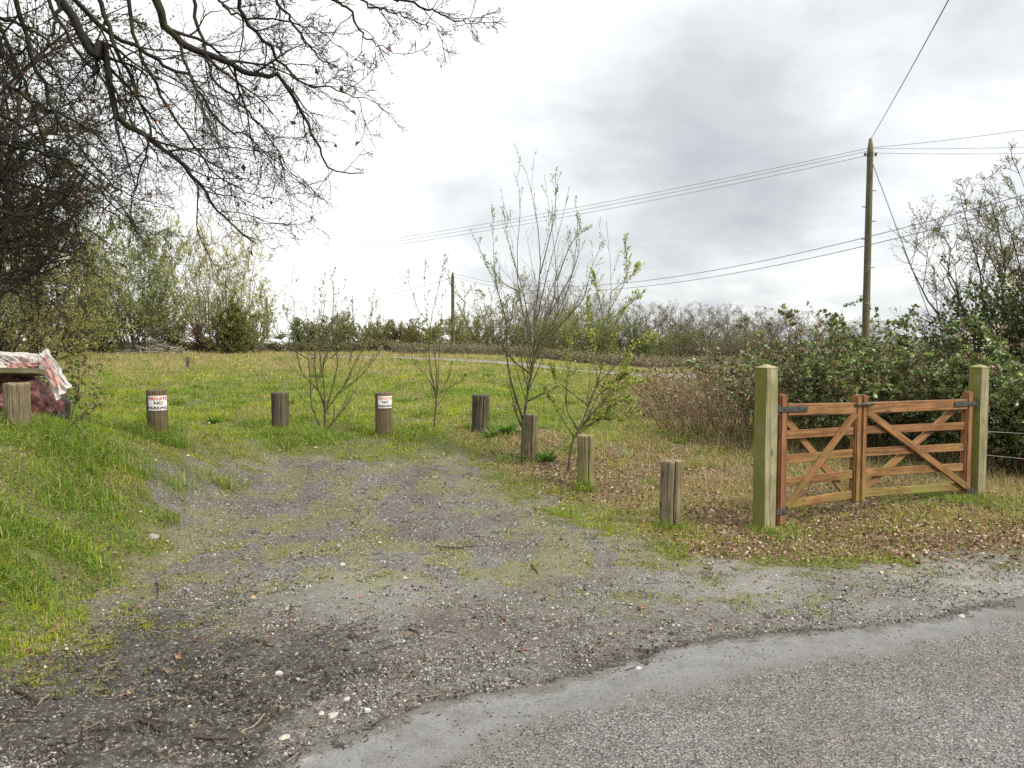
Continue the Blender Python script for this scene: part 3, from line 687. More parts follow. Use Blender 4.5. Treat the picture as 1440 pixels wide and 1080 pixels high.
def rock(px, py, s, label, tone):
    p = at(px, py)
    bm = bmesh.new(); bmesh.ops.create_icosphere(bm, subdivisions=2, radius=1)
    sd = rng.random(3) * 9
    for v in bm.verts:
        f = 1 + .5 * (float(vnoise(v.co.x * 1.3 + sd[0], v.co.y * 1.3 + v.co.z + sd[1])) - .5)
        v.co = Vector((v.co.x * f * s, v.co.y * f * s * .75, v.co.z * f * s * .5))
    me = bpy.data.meshes.new('loose_stone'); bm.to_mesh(me)
    a_ = me.attributes.new('col', 'FLOAT_COLOR', 'POINT'); a_.data.foreach_set('color', pick([tone], len(bm.verts), 1, .06).astype(np.float32).ravel()); bm.free()
    o = bpy.data.objects.new('loose_stone', me); COL.objects.link(o); o.location = (p[0], p[1], p[2] + s * .15); o.rotation_euler.z = rng.uniform(0, 6)
    me.materials.append(M['stone']); tag(o, label, 'stone', 'loose stones on the gravel')
rock(468, 1008, .026, 'pale angular stone at the left end of the tarmac edge', [.28, .265, .24])
rock(452, 1005, .018, 'small white stone just left of the larger pale stone at the tarmac end', [.31, .295, .27])
rock(400, 1039, .022, 'whitish stone by the twigs near the bottom edge', [.30, .27, .22])
rock(392, 948, .022, 'flat pale stone on the bare mud below the dark patch', [.30, .29, .27])
rock(488, 984, .018, 'light stone among brown crumbs above the tarmac edge', [.27, .25, .22])
rock(482, 795, .03, 'grey stone at the top of the pale dusty gravel', [.28, .27, .26])
rock(1352, 868, .025, 'whitish flat stone on the road edge at right', [.31, .295, .26])
rock(898, 941, .018, 'white stone beside the tarmac edge in the centre right', [.33, .315, .29])
rock(216, 757, .05, 'long grey stone half buried in mossy grass at left', [.22, .20, .18])

# ------------------------------------------------------------------ bollards
def wood_cyl(h, r, seed, split=None, tilt=(0, 0), ns=144, nz=26):
    z = np.linspace(-.12, h, nz); a = np.arange(ns) * 2 * PI / ns
    Zg, Ag = np.meshgrid(z, a, indexing='ij')
    rr = r * (1 + .05 * (fbm(np.cos(Ag) * 1.5 + seed, Zg * 1.5 + np.sin(Ag) * 1.5, seed, 3) - .5)) * (1 + .03 * (1 - (Zg + .12) / (h + .12)))
    rr = rr - .004 * (fbm(Ag * 6 + seed, Zg * 1.2, seed + 5, 2) > .62)
    if split:
        for (sa, w, dpt) in split: rr = rr - dpt * np.exp(-(((Ag - sa + PI) % (2 * PI) - PI + .05 * np.sin(Zg * 9)) / w) ** 2) * sst(-.05, .1, Zg)
    top = np.where(Zg > h - 1e-6, 1, 0)
    Zt = Zg + top * (fbm(np.cos(Ag) * 3, np.sin(Ag) * 3, seed + 9, 2) - .5) * .02
    V = np.stack([rr * np.cos(Ag) + tilt[0] * Zg, rr * np.sin(Ag) + tilt[1] * Zg, Zt], -1)
    # rounded rim and top disc rings
    rings = [V.reshape(-1, 3)]
    for q, dz in ((.97, .006), (.8, .007), (.4, .006), (.05, .006)):
        R_ = V[-1].copy(); c_ = np.array([tilt[0] * h, tilt[1] * h, 0]); R_ = c_ + (R_ - c_) * np.array([q, q, 1]); R_[:, 2] += dz + (1 - q) * (h - R_[:, 2]) * .3
        rings.append(R_)
    V = np.concatenate(rings); m_ = nz + 4
    i = np.arange(m_ * ns).reshape(m_, ns)
    j = np.roll(i, -1, 1)
    Fq = np.stack([i[:-1], j[:-1], j[1:], i[1:]], -1).reshape(-1, 4)
    return V, [Fq, i[-1][None]]
def text_mesh(txt, size, bold=.012):
    cu = bpy.data.curves.new('t', 'FONT'); cu.body = txt; cu.size = size; cu.align_x = 'CENTER'; cu.offset = size * bold; cu.resolution_u = 4
    o = bpy.data.objects.new('t', cu); COL.objects.link(o)
    dg = bpy.context.evaluated_depsgraph_get(); dg.update()
    me = bpy.data.meshes.new_from_object(o.evaluated_get(dg)); bpy.data.objects.remove(o)
    bm = bmesh.new(); bm.from_mesh(me)
    for _ in range(2):
        bmesh.ops.subdivide_edges(bm, edges=[e for e in bm.edges if e.calc_length() > size * .12], cuts=1)
        bmesh.ops.triangulate(bm, faces=bm.faces[:])
    V = np.array([v.co[:] for v in bm.verts]); Fc = np.array([[v.index for v in f.verts] for f in bm.faces]); bm.free()
    return V, Fc
def bollard(base_px, top_py, wpx, label, mat, seed, split=None, sign=None, tilt=(0, 0), dist=None):
    p = at(*base_px) if dist is None else G(*pt(base_px[0], base_px[1], dist)[:2])
    k = p[1] / F
    h = (base_px[1] - top_py) * k if dist is None else pt(base_px[0], top_py, dist)[2] - p[2]
    r = wpx * k * .5
    t = thing('timber_bollard', label, 'bollard', p, 'timber bollards around the pull-in')
    V, Fc = wood_cyl(h, r, seed, split, tilt)
    MB().add(V + p, Fc, grain=V + seed * 3.1).build('post', mat, t, True)
    if sign:
        fac = math.atan2(-p[1], -p[0]) + sign['turn']          # faces the camera side
        half = sign['half']; z0, z1 = h - sign['top'] - sign['hgt'], h - sign['top']
        ns = 20; aa = fac + np.linspace(-half, half, ns)
        def wrap(u, z, rad): return np.stack([np.cos(fac + u / r) * rad, np.sin(fac + u / r) * rad, z], -1)
        A = np.concatenate([np.stack([np.cos(aa) * rad, np.sin(aa) * rad, np.full(ns, z)], 1) for rad in (r * 1.012 + .002, r * 1.012 + .0045) for z in (z0, z1)])
        i = np.arange(ns - 1)
        Fq = np.concatenate([np.stack([a_ + i, a_ + i + 1, b_ + i + 1, b_ + i], 1) for a_, b_ in ((2 * ns, 3 * ns), (ns, 0), (3 * ns, ns), (0, 2 * ns))] + [np.array([[0, ns, 3 * ns, 2 * ns], [ns - 1, 3 * ns - 1, 4 * ns - 1, 2 * ns - 1]])])
        pl = MB().add(A + p, Fq).build('notice', M['sign'], t, False)
        H = sign['hgt']
        for txt, zc, size, mt in (('PRIVATE', .70, .29, M[sign['red']]), ('NO', .40, .30, M['black']), ('PARKING', .08, .28, M['black'])):
            TV, TF = text_mesh(txt, size * H * 1.0, .03)
            sx = sign['sx'] if txt != 'NO' else 1.15
            W_ = wrap(TV[:, 0] * sx, z0 + zc * H + TV[:, 1], r * 1.012 + .0056)
            MB().add(W_ + p, TF).build('lettering', mt, pl)
    return t
bollard((222, 613), 548, 27, 'brown round bollard with clean red and black notice, nearest the rubbish heap', M['bollard_brown'], 11, sign=dict(turn=.12, half=1.0, top=.055, hgt=.155, red='red', sx=1.12))
bollard((395, 609), 552, 24, 'dark plain bollard in bright grass left of the multi-stemmed sapling', M['bollard_dark'], 12, tilt=(-.012, 0), split=[(-1.2, .04, .014), (-1.75, .02, .006)])
bollard((540, 611), 552, 23, 'round bollard with faded notice right of the multi-stemmed sapling', M['bollard_brown'], 13, sign=dict(turn=.22, half=.95, top=.035, hgt=.155, red='pink', sx=1.08), tilt=(-.01, 0))
bollard((675, 609), 555, 24, 'dark weathered bollard behind weeds, left of the tallest sapling', M['bollard_dark'], 14, tilt=(.025, 0), split=[(-1.2, .05, .02), (-1.7, .025, .012), (-2.1, .03, .012)])
bollard((744, 647), 583, 23, 'grey-brown bollard right in front of the tallest sapling', M['bollard'], 15, split=[(-1.3, .05, .03), (-1.75, .025, .012), (-2.2, .03, .014)], tilt=(.008, .01))
bollard((824, 687), 611, 24, 'green algae stained bollard beside the leafy sapling', M['bollard_green'], 16, split=[(-1.3, .05, .02), (-1.9, .03, .012), (-2.1, .02, .01)], tilt=(-.008, 0))
bollard((942, 741), 647, 30, 'cracked weathered bollard standing nearest the gate', M['bollard'], 17, split=[(-1.40, .045, .06), (-1.24, .02, .015), (-2.05, .03, .008)], tilt=(.012, 0))
bollard((25, 600), 540, 33, 'squat grey bollard half hidden by grass in front of the rubbish heap', M['bollard'], 18, dist=6.2, split=[(-1.0, .04, .014), (-1.35, .02, .006)])

# ------------------------------------------------------------------ boxes and beams
def beam(p0, p1, w, d, front, bev=.006, ext=0.):
    """box from p0 to p1, width w across, depth d along 'front'"""
    p0, p1 = np.asarray(p0, float), np.asarray(p1, float)
    ax = p1 - p0; L_ = np.linalg.norm(ax); ax /= L_
    fr = np.asarray(front, float); fr = fr - ax * (fr @ ax); fr /= np.linalg.norm(fr); sd = np.cross(ax, fr)
    bm = bmesh.new(); bmesh.ops.create_cube(bm, size=1)
    for v in bm.verts: v.co = Vector((v.co.x * w, v.co.y * d, v.co.z * L_))
    if bev: bmesh.ops.bevel(bm, geom=bm.edges[:], offset=bev, segments=2, affect='EDGES')
    loc = np.array([v.co[:] for v in bm.verts]); bm.verts.index_update()
    fs = {}
    for f in bm.faces: fs.setdefault(len(f.verts), []).append([v.index for v in f.verts])
    bm.free()
    V = (p0 + p1) / 2 + loc[:, :1] * sd + loc[:, 1:2] * fr + loc[:, 2:] * ax
    gr = loc + rng.random(3) * 7
    return V, [np.array(f) for f in fs.values()], gr
def add_beam(mb, *a, **k):
    V, Fc, gr = beam(*a, **k); mb.add(V, Fc, grain=gr); return mb

# gate posts
gp0, gp1 = at(1074, 744), at(1371, 698)
gax = (gp1 - gp0)[:2]; glen = np.linalg.norm(gax); gax /= glen
AX = np.array([gax[0], gax[1], 0]); FR = np.array([gax[1], -gax[0], 0])   # along the gate; towards the road
def gate_post(p, ztop, label, sq):
    t = thing('gate_post', label, 'gate post', p, 'posts the double gate hangs on')
    hh = ztop - p[2]; s = sq / 2
    mb = MB()
    def ring(sc, z): return [p + AX * (sx * s * sc) + FR * (sy * s * sc) + np.array([0, 0, z]) for sx, sy in ((-1, -1), (1, -1), (1, 1), (-1, 1))]
    prof = [(1.0, -.2), (1.0, hh * .35), (1., hh * .7), (1.0, hh - .05), (.985, hh - .035), (1.02, hh - .032), (1.03, hh - .022), (.55, hh - .008), (.02, hh + .006)]
    bm = bmesh.new(); prev = None
    for sc, z in prof:
        cur = [bm.verts.new(q) for q in ring(sc, z)]
        if prev:
            for i in range(4): bm.faces.new([prev[i], prev[(i + 1) % 4], cur[(i + 1) % 4], cur[i]])
        prev = cur
    bm.faces.new(prev)
    ed = [e for e in bm.edges if abs(e.verts[0].co.z - e.verts[1].co.z) > .1]
    bmesh.ops.bevel(bm, geom=ed, offset=.007, segments=2, affect='EDGES')
    bmesh.ops.recalc_face_normals(bm, faces=bm.faces[:]); bm.verts.index_update()
    V = np.array([v.co[:] for v in bm.verts]); fs = {}
    for f in bm.faces: fs.setdefault(len(f.verts), []).append([v.index for v in f.verts])
    bm.free()
    rel = V - p; gr = np.stack([rel @ AX, rel @ FR, rel[:, 2]], 1) + rng.random(3) * 5
    mb.add(V, [np.array(f) for f in fs.values()], grain=gr).build('post', M['post'], t)
    return t
gate_post(gp0, pt(1074, 513, gp0[1])[2], 'mossy square gate post at the near end, standing clear on the verge', .13)
gate_post(gp1, pt(1371, 513, gp1[1])[2], 'square gate post at the far end, against the leafy shrub', .13)

def gp(u, z, f=0.): return np.array([gp0[0], gp0[1], 0]) + AX * u + FR * f + np.array([0, 0, z])
def zline(pxl, pyl, u): # height at gate distance u of a picture point
    q = gp(u, 0); return pt(pxl, pyl, q[1])[2]
def disc(mb, c, nrm_, r, th, ns=10):
    a = np.arange(ns) * 2 * PI / ns; n_ = np.asarray(nrm_, float); u_ = np.cross(n_, [0, 0, 1.]); u_ = u_ / np.linalg.norm(u_); w_ = np.cross(n_, u_)
    c0 = np.array([c + r * (np.cos(q) * u_ + np.sin(q) * w_) for q in a]); c1 = np.array([c + n_ * th + r * .8 * (np.cos(q) * u_ + np.sin(q) * w_) for q in a])
    i = np.arange(ns); j = (i + 1) % ns
    mb.add(np.vstack([c0, c1]), [np.stack([i, j, ns + j, ns + i], 1), (ns + i)[None]])
def gate_leaf(u0, u1, hang_left, label, zb0, zt0, zb1, zt1):
    """u0..u1 along the gate; z of bottom and top rail at both ends"""
    t = thing('gate_leaf', label, 'gate', gp((u0 + u1) / 2, min(zb0, zb1)), 'leaves of the double gate')
    sw = .085
    hu, mu_ = (u0, u1) if hang_left else (u1, u0)
    sg = 1 if hang_left else -1
    hz = (zb0, zt0) if hang_left else (zb1, zt1); mz = (zb1, zt1) if hang_left else (zb0, zt0)
    V, Fc, gr = beam(gp(hu + sg * sw / 2, hz[0] - .16), gp(hu + sg * sw / 2, hz[1] + .085), sw, .075, FR, .012); MB().add(V, Fc, grain=gr).build('hanging_stile', M['gate_red'], t)
    V, Fc, gr = beam(gp(mu_ - sg * .035, mz[0] - .07), gp(mu_ - sg * .035, mz[1] + .075), .066, .075, FR, .010); MB().add(V, Fc, grain=gr).build('meeting_stile', M['gate'], t)
    a, b = (u0 + sw - .002, u1 - .066) if hang_left else (u0 + .066, u1 - sw + .002)
    def zz(u, s):
        f = (u - u0) / (u1 - u0); lo = zb0 + (zb1 - zb0) * f; hi = zt0 + (zt1 - zt0) * f
        return lo + (hi - lo) * s
    V, Fc, gr = beam(gp(a, zz(a, 1.) - .045), gp(b, zz(b, 1.) - .045), .10, .07, FR, .008); MB().add(V, Fc, grain=gr).build('top_rail', M['gate'], t)
    for s in (0., .225, .455, .70):
        V, Fc, gr = beam(gp(a, zz(a, s)), gp(b, zz(b, s)), .073, .024, FR, .004); MB().add(V, Fc, grain=gr).build('rail', M['gate_green'] if (s == 0. and not hang_left) else M['gate'], t)
    mL, mR = a + .01, b - .01
    front = ((mL if hang_left else mR), 0, (mR if hang_left else mL), .93)
    back = ((mL if hang_left else mR), .93, (mR if hang_left else mL), 0.)
    if hang_left:
        f0, f1 = (mL, -.02), (mR, .90); b0, b1 = (mL, .88), (mR - .06, .04)
    else:
        f0, f1 = (mL, .90), (mR + .03, -.0); b0, b1 = (mL, .02), (mR - .10, .90)
    V, Fc, gr = beam(gp(f0[0], zz(f0[0], f0[1]), .026), gp(f1[0], zz(f1[0], f1[1]), .026), .068, .022, FR, .004); fb = MB().add(V, Fc, grain=gr).build('brace', M['gate'], t)
    V, Fc, gr = beam(gp(b0[0], zz(b0[0], b0[1]), -.026), gp(b1[0], zz(b1[0], b1[1]), -.026), .068, .022, FR, .004); MB().add(V, Fc, grain=gr).build('brace', M['gate'], t)
    # ironwork
    mb = MB(); st = hu + sg * .31
    V, Fc, gr = beam(gp(hu - sg * .045, hz[1] - .035, .043), gp(st, zz(st, 1.) - .035, .043), .045, .007, FR, .002); mb.add(V, Fc)
    for q in (.03, .10, .19, .27): disc(mb, gp(hu + sg * q, zz(hu + sg * q, 1.) - .035, .0465), FR, .010, .006)
    P_ = np.array([gp(hu - sg * .045, hz[1] - .085, .043), gp(hu - sg * .045, hz[1] + .01, .043)])[None]
    V, Fc = tubes(P_, np.full((1, 2), .012), 10, True); mb.add(V, Fc); mb.build('hinge', M['metal'], t)
    mb = MB(); V, Fc, gr = beam(gp(hu - sg * .045, hz[0] - .04, .043), gp(hu + sg * .075, hz[0] - .04, .043), .05, .007, FR, .002); mb.add(V, Fc)
    disc(mb, gp(hu + sg * .04, hz[0] - .04, .0465), FR, .010, .006); mb.build('hinge', M['metal'], t)
    mb = MB()
    for s in (.225, .455, .70):
        for u_ in (a + .03, b - .03, a + (b - a) * (s / .93 if hang_left else 1 - s / .93)):
            mid = a + .05 < u_ < b - .05
            mb = MB(); disc(mb, gp(u_, zz(u_, s), .0375 if mid else .0125), FR, .006, .003, 8); mb.build('bolt', M['metal'], t)
    return t
HL, MC, HR = .135, glen * .5 + .0, glen - .135
def zb(px, py, u): return pt(px, py, gp(u, 0)[1])[2]
# meeting point found from its place in the photograph (px 1210)
best = min(np.linspace(.8, 2.2, 300), key=lambda u: abs((gp(u, 0)[0] / gp(u, 0)[1]) * F * math.cos(TH) + CX - 1209)); MC = best
ztL, ztM, ztR = zb(1108, 569, HL), zb(1209, 567, MC), zb(1346, 562, HR)
zbL, zbM, zbR = zb(1108, 712, HL), zb(1209, 694, MC), zb(1346, 683, HR)
gate_leaf(HL, MC - .004, True, 'orange brown five-bar gate leaf hung on the near post', zbL, ztL, zbM, ztM)
gate_leaf(MC + .004, HR, False, 'five-bar gate leaf hung on the far post, bottom rail green', zbM, ztM, zbR, ztR)
# loop latch lying over both meeting stiles
mb = MB(); zl = ztM - .005
lp = [gp(MC - .10, zl, .052), gp(MC + .13, zl, .052), gp(MC + .14, zl, .0), gp(MC + .13, zl, -.052), gp(MC - .10, zl, -.052), gp(MC - .11, zl, 0), gp(MC - .10, zl, .052)]
V, Fc = tubes(resample(lp, 40)[None], np.full((1, 40), .008), 8); mb.add(V, Fc)
o = mb.build('gate_latch', M['metal'], origin=gp(MC, zl)); tag(o, 'dark iron loop latch over the meeting stiles of the gate', 'latch')
# plain fence wires leaving the far post
for py0, py1, lab in ((607, 608, 'upper rusty fence wire running right from the far gate post'), (640, 650, 'lower slack fence wire running right from the far gate post')):
    q0 = gp1 + AX * .08; q0[2] = pt(1383, py0, gp1[1])[2]; q1 = pt(1600, py1, gp1[1] + 1.0)
    P_ = np.array([q0 + (q1 - q0) * s - np.array([0, 0, .03 * math.sin(PI * s)]) for s in np.linspace(0, 1, 10)])[None]
    V, Fc = tubes(P_, np.full((1, 10), .0025), 5); o = MB().add(V, Fc).build('fence_wire', M['wire'], origin=q0); tag(o, lab, 'wire', 'fence wires beside the gate')

# ------------------------------------------------------------------ utility poles and cables
def pole(px, top_py, Yd, r, label, steps=False, topx=None):
    x_ = pt(px, HZ, Yd)[0]; p = G(x_, Yd); zt = pt(px, top_py, Yd)[2]
    t = thing('utility_pole', label, 'utility pole', p, 'telegraph poles along the lane')
    z = np.linspace(-.3, zt - p[2], 24); ns = 20; a = np.arange(ns) * 2 * PI / ns
    Zg, Ag = np.meshgrid(z, a, indexing='ij'); rr = r * (1.12 - .30 * np.clip(Zg / z[-1], 0, 1)) * (1 + .02 * (fbm(Ag * 2, Zg * 2, 5, 2) - .5))
    rr = np.where(Zg > z[-1] - .01, rr * .55, rr)
    V = np.stack([rr * np.cos(Ag), rr * np.sin(Ag), Zg], -1).reshape(-1, 3)
    i = np.arange(24 * ns).reshape(24, ns); j = np.roll(i, -1, 1)
    MB().add(V + p, [np.stack([i[:-1], j[:-1], j[1:], i[1:]], -1).reshape(-1, 4), i[-1][None]], grain=V).build('pole_shaft', M['pole'], t, True)
    if steps:
        hb = z[-1]
        mb = MB(); V, Fc = tubes(np.array([[0, 0, hb - .50], [0, 0, hb - .38]])[None] + p, np.full((1, 2), r * .90), 20, True); mb.add(V, Fc)
        for s in (-1, 1):
            V, Fc, _ = beam(p + [s * .13, -.02, hb - .44], p + [s * .17, -.02, hb - .44], .09, .08, (0, -1, 0), .004); mb.add(V, Fc)
        mb.build('cable_bracket', M['metal'], t)
        mb = MB()
        for i_, zz_ in enumerate((hb - 1.9, hb - 2.3, hb - 2.8, hb - 3.6, hb - 4.4, hb - 1.45)):
            s = 1 if i_ % 2 else -1
            V, Fc = tubes(np.array([[s * r * .8, 0, zz_], [s * (r + .1), -.01, zz_ + .01]])[None] + p, np.full((1, 2), .012), 8, True); MB().add(V, Fc).build('step_bolt', M['metal'], t)
        V, Fc, _ = beam(p + [-r * .92, -.05, hb - 5.2], p + [-r * .80, -.05, hb - 1.6], .05, .03, (-1, -.3, 0), .004); MB().add(V, Fc).build('cable_cover', M['metal'], t)
    return t, np.array([x_, Yd, zt])
P1 = pole(1217, 195, 22., .098, 'tall wooden utility pole rising behind the brambles', True)[1]
P2 = pole(637, 383, 48., .115, 'thin distant utility pole left of the round-crowned tree')[1]
P3 = pole(376, 417, 60., .11, 'far small utility pole by the pale vehicle roof')[1]
def cable(a, b, sag, label, r=.0065):
    a, b = np.asarray(a, float), np.asarray(b, float); s = np.linspace(0, 1, 40)
    P_ = a + (b - a) * s[:, None]; P_[:, 2] -= 4 * sag * s * (1 - s)
    V, Fc = tubes(P_[None], np.full((1, 40), r), 6); o = MB().add(V, Fc).build('overhead_cable', M['cable'], origin=a); tag(o, label, 'cable', 'overhead cables on the poles')
top = P1 - [0, 0, .25]
eL = pt(215, 372, 44.)
cable(top, eL, .55, 'uppermost of the three cables running left from the tall pole')
cable(top - [0, 0, .08], eL - [0, 0, .10], .60, 'middle one of the three cables running left from the tall pole')
cable(top - [0, 0, .20], eL - [0, 0, .22], .62, 'lowest of the three cables running left from the tall pole')
cable(top, pt(1700, 135, 20.), .15, 'top cable running right from the tall pole')
cable(top - [0, 0, .02], pt(1700, 192, 24.), .12, 'middle cable running right from the tall pole')
cable(top - [0, 0, .14], pt(1700, 202, 25.), .14, 'lowest cable running right from the tall pole')
cable(P1 - [0, 0, .02], pt(1420, -160, 7.), .05, 'cable climbing steeply out of the top of the picture from the pole', .008)
an = G(pt(1350, 480, 20.)[0], 20.)
cable(P1 - [0, 0, .5], an, .0, 'steel stay wire slanting from the tall pole down into the shrub', .011)
cable(P2 - [0, 0, .05], pt(1640, 215, 14.), 1.5, 'upper of two cables passing behind the tall pole', .009)
cable(P2 - [0, 0, .25], pt(1640, 232, 14.), 1.5, 'lower of two cables passing behind the tall pole', .009)
cable(P2 - [0, 0, .3], P3 - [0, 0, .1], .8, 'sagging cable between the two distant poles', .012)

def reseed(txt):
    global rng
    rng = np.random.default_rng(sum(ord(c_) * (i_ + 1) for i_, c_ in enumerate(txt)) + 11)
# ------------------------------------------------------------------ saplings
def z2p(pts, ox, oy, sc): return [(ox + x_ / sc, oy + y_ / sc) for x_, y_ in pts]
def sapling(base, stems, label, r0, twigs, lf, cols, lsize, name='sapling', asp=.45, n2=4, spread=.25, twl=.38, sl=10):
    reseed(label); p = at(*base); Yb = p[1]
    t = thing(name, label, 'sapling', p, 'saplings growing along the bollards')
    PS, RS = [], []
    for st in stems:
        k = len(st); off = rng.normal(0, spread); f0 = st[0]
        pts = []
        for i_, (px, py) in enumerate(st):
            up = np.clip((base[1] - py) / 300., 0, 1)
            pts.append(pt(px, py, Yb + off * up))
        pts = np.array(pts)
        start = (base[1] - st[0][1]) / max(40., base[1] - min(q[1] for s_ in stems for q in s_))
        PS.append(resample(pts, 14)); r_ = r0 * (1 - .8 * min(1, start)) * (.72 if start > .03 and len(stems) > 2 else 1)
        RS.append(r_ * np.linspace(1, .05, 14) ** 1.25)
    PS, RS = np.array(PS), np.maximum(np.array(RS), .0018)
    V, Fc = tubes(PS, RS, 6); MB().add(V, Fc).build('stem', M['sapling'], t, True)
    T1, R1 = spawn(PS, RS, twigs, .25, .97, .42, .15, twl, .78, 6, .6, .04, .4, .0016)
    T2, R2 = spawn(T1, R1, n2, .25, .95, .5, .2, .45, .5, 5, .5, .04, .6, .0013)
    mb = MB()
    for a_, b_ in ((T1, R1), (T2, R2)):
        V, Fc = tubes(a_, b_, 4); mb.add(V, Fc)
    mb.build('twigs', M['sapling'], t, True)
    q1, d1 = along(T1, lf, .25, 1.); q2, d2 = along(T2, max(2, lf * 2 // 3), .1, 1.); q3, d3 = along(PS, lf * sl // 2, .45, 1.)
    q, d_ = np.concatenate([q1, q2, q3]), np.concatenate([d1, d2, d3])
    if sl < 5:
        zr = (q[:, 2] - p[2]) / 2.2; kk = rng.random(len(q)) < np.clip(1.05 - .8 * zr, .16, 1); q, d_ = q[kk], d_[kk]
    V, Fc = leaves(q, d_, lsize * (.6 + .8 * rng.random(len(q))), asp, .3, .55)
    MB().add(V, Fc, col=pick(cols, len(q), 4)).build('leaves', M['leaf'], t)
    return t
Zs = lambda pts: z2p(pts, 360, 380, 4.5)
sapling((456, 606), [Zs(s) for s in [
    [(435, 1015), (410, 985), (350, 850), (345, 690), (330, 560), (340, 400), (300, 200)], [(438, 1015), (430, 850), (390, 740), (370, 560), (370, 400), (360, 150)],
    [(438, 900), (400, 770), (300, 660), (265, 560), (250, 400), (240, 200), (228, 35)], [(438, 860), (425, 640), (440, 560), (500, 420), (520, 330), (560, 100)],
    [(440, 890), (520, 780), (600, 660), (590, 560), (700, 330), (740, 245)], [(438, 1015), (470, 980), (540, 900), (590, 820), (645, 740)], [(445, 880), (500, 680), (515, 560), (480, 400), (490, 200), (490, -10)],
    [(510, 790), (640, 690), (740, 580), (790, 500)], [(265, 560), (230, 380), (170, 240)], [(420, 680), (400, 420), (430, 250), (430, 40)], [(560, 720), (640, 560), (720, 420), (735, 150)], [(330, 560), (200, 480), (120, 360), (80, 210)], [(470, 560), (600, 420), (610, 190)]]],
    'multi-stemmed grey-budded sapling fanning out between the dark and the faded-notice bollards', .018, 13, 4, [[.22, .24, .13], [.16, .19, .08], [.30, .31, .20]], .026, n2=3, sl=6)
Zs = lambda pts: z2p(pts, 400, 400, 4.8)
sapling((612, 606), [[(612, 608), (611, 590), (614, 560)] + Zs(s) for s in [[(990, 620), (975, 400), (1000, 180), (1040, 30), (1070, -110), (1110, -200)], [(1020, 480), (960, 250), (900, 170), (850, 20), (820, -70)], [(985, 560), (965, 300), (945, 60), (950, -180)], [(1040, 640), (1045, 420), (1060, 200), (1065, 60)]]] +
    [Zs(s) for s in [[(1025, 740), (960, 620), (900, 560), (870, 510)], [(1040, 740), (1120, 690), (1200, 640), (1220, 610)], [(1060, 720), (1100, 640), (1130, 520)]]],
    'slender upright sapling between the faded-notice bollard and the dark weathered one', .014, 6, 4, [[.19, .24, .06], [.26, .30, .09], [.15, .19, .05]], .034, n2=2, twl=.3)
Zs = lambda pts: z2p(pts, 640, 220, 2.)
tr = [(188, 860), (190, 800), (198, 700), (212, 620), (222, 565)]
sapling((738, 652), [Zs(tr + s) for s in [[(200, 470), (178, 380), (175, 250), (185, 120), (165, 42)], [(225, 430), (240, 330), (232, 190), (205, 60), (190, 30)], [(262, 450), (285, 350), (272, 200), (250, 48)], [(290, 440), (330, 330), (345, 200), (337, 125)], [(225, 480), (262, 320), (300, 180), (320, 90)]]] +
    [Zs(s) for s in [[(220, 570), (300, 470), (360, 400), (385, 310), (415, 240)], [(190, 740), (150, 600), (140, 450), (100, 330), (42, 203)], [(212, 612), (150, 560), (60, 440), (0, 385)], [(140, 450), (112, 330), (105, 135)], [(178, 380), (130, 350), (80, 280)], [(192, 770), (165, 700), (145, 560)], [(262, 450), (340, 300), (352, 160)], [(240, 330), (280, 160), (282, 45)], [(222, 560), (195, 400), (150, 240), (135, 150)], [(285, 350), (330, 240), (380, 200)], [(200, 690), (300, 640), (340, 600)]]],
    'tallest sapling, bare trunk and many upright budded shoots, behind a bollard', .023, 9, 4, [[.24, .26, .09], [.18, .20, .07], [.29, .31, .12]], .024, n2=3, twl=.30)
tr = [(318, 890), (322, 850), (332, 795), (350, 765)]
sapling((799, 664), [Zs(tr + [(372, 710), (400, 640), (418, 560), (430, 450), (440, 350), (425, 180)])] +
    [Zs(s) for s in [[(400, 640), (460, 580), (530, 520), (560, 512)], [(420, 530), (470, 440), (530, 380)], [(430, 440), (480, 340), (478, 225)], [(345, 770), (310, 690), (325, 560), (300, 480)], [(372, 700), (440, 640), (480, 610)], [(410, 600), (380, 500), (370, 400)], [(440, 380), (500, 330), (515, 310)], [(425, 500), (400, 380), (390, 330)], [(335, 790), (400, 740), (450, 700)], [(350, 765), (430, 690), (500, 690)], [(345, 770), (420, 735), (520, 715)], [(335, 790), (290, 720), (250, 640)], [(400, 640), (450, 655), (530, 630)], [(372, 700), (300, 640), (270, 590)], [(350, 760), (450, 650), (490, 570)], [(345, 775), (380, 740), (470, 745)]]],
    'leafy yellow-green sapling right of the tallest one, beside the mossy bollard',   .017, 14, 13, [[.32, .36, .08], [.37, .40, .12], [.25, .30, .07]], .026, asp=.6, n2=4, twl=.36, sl=3)

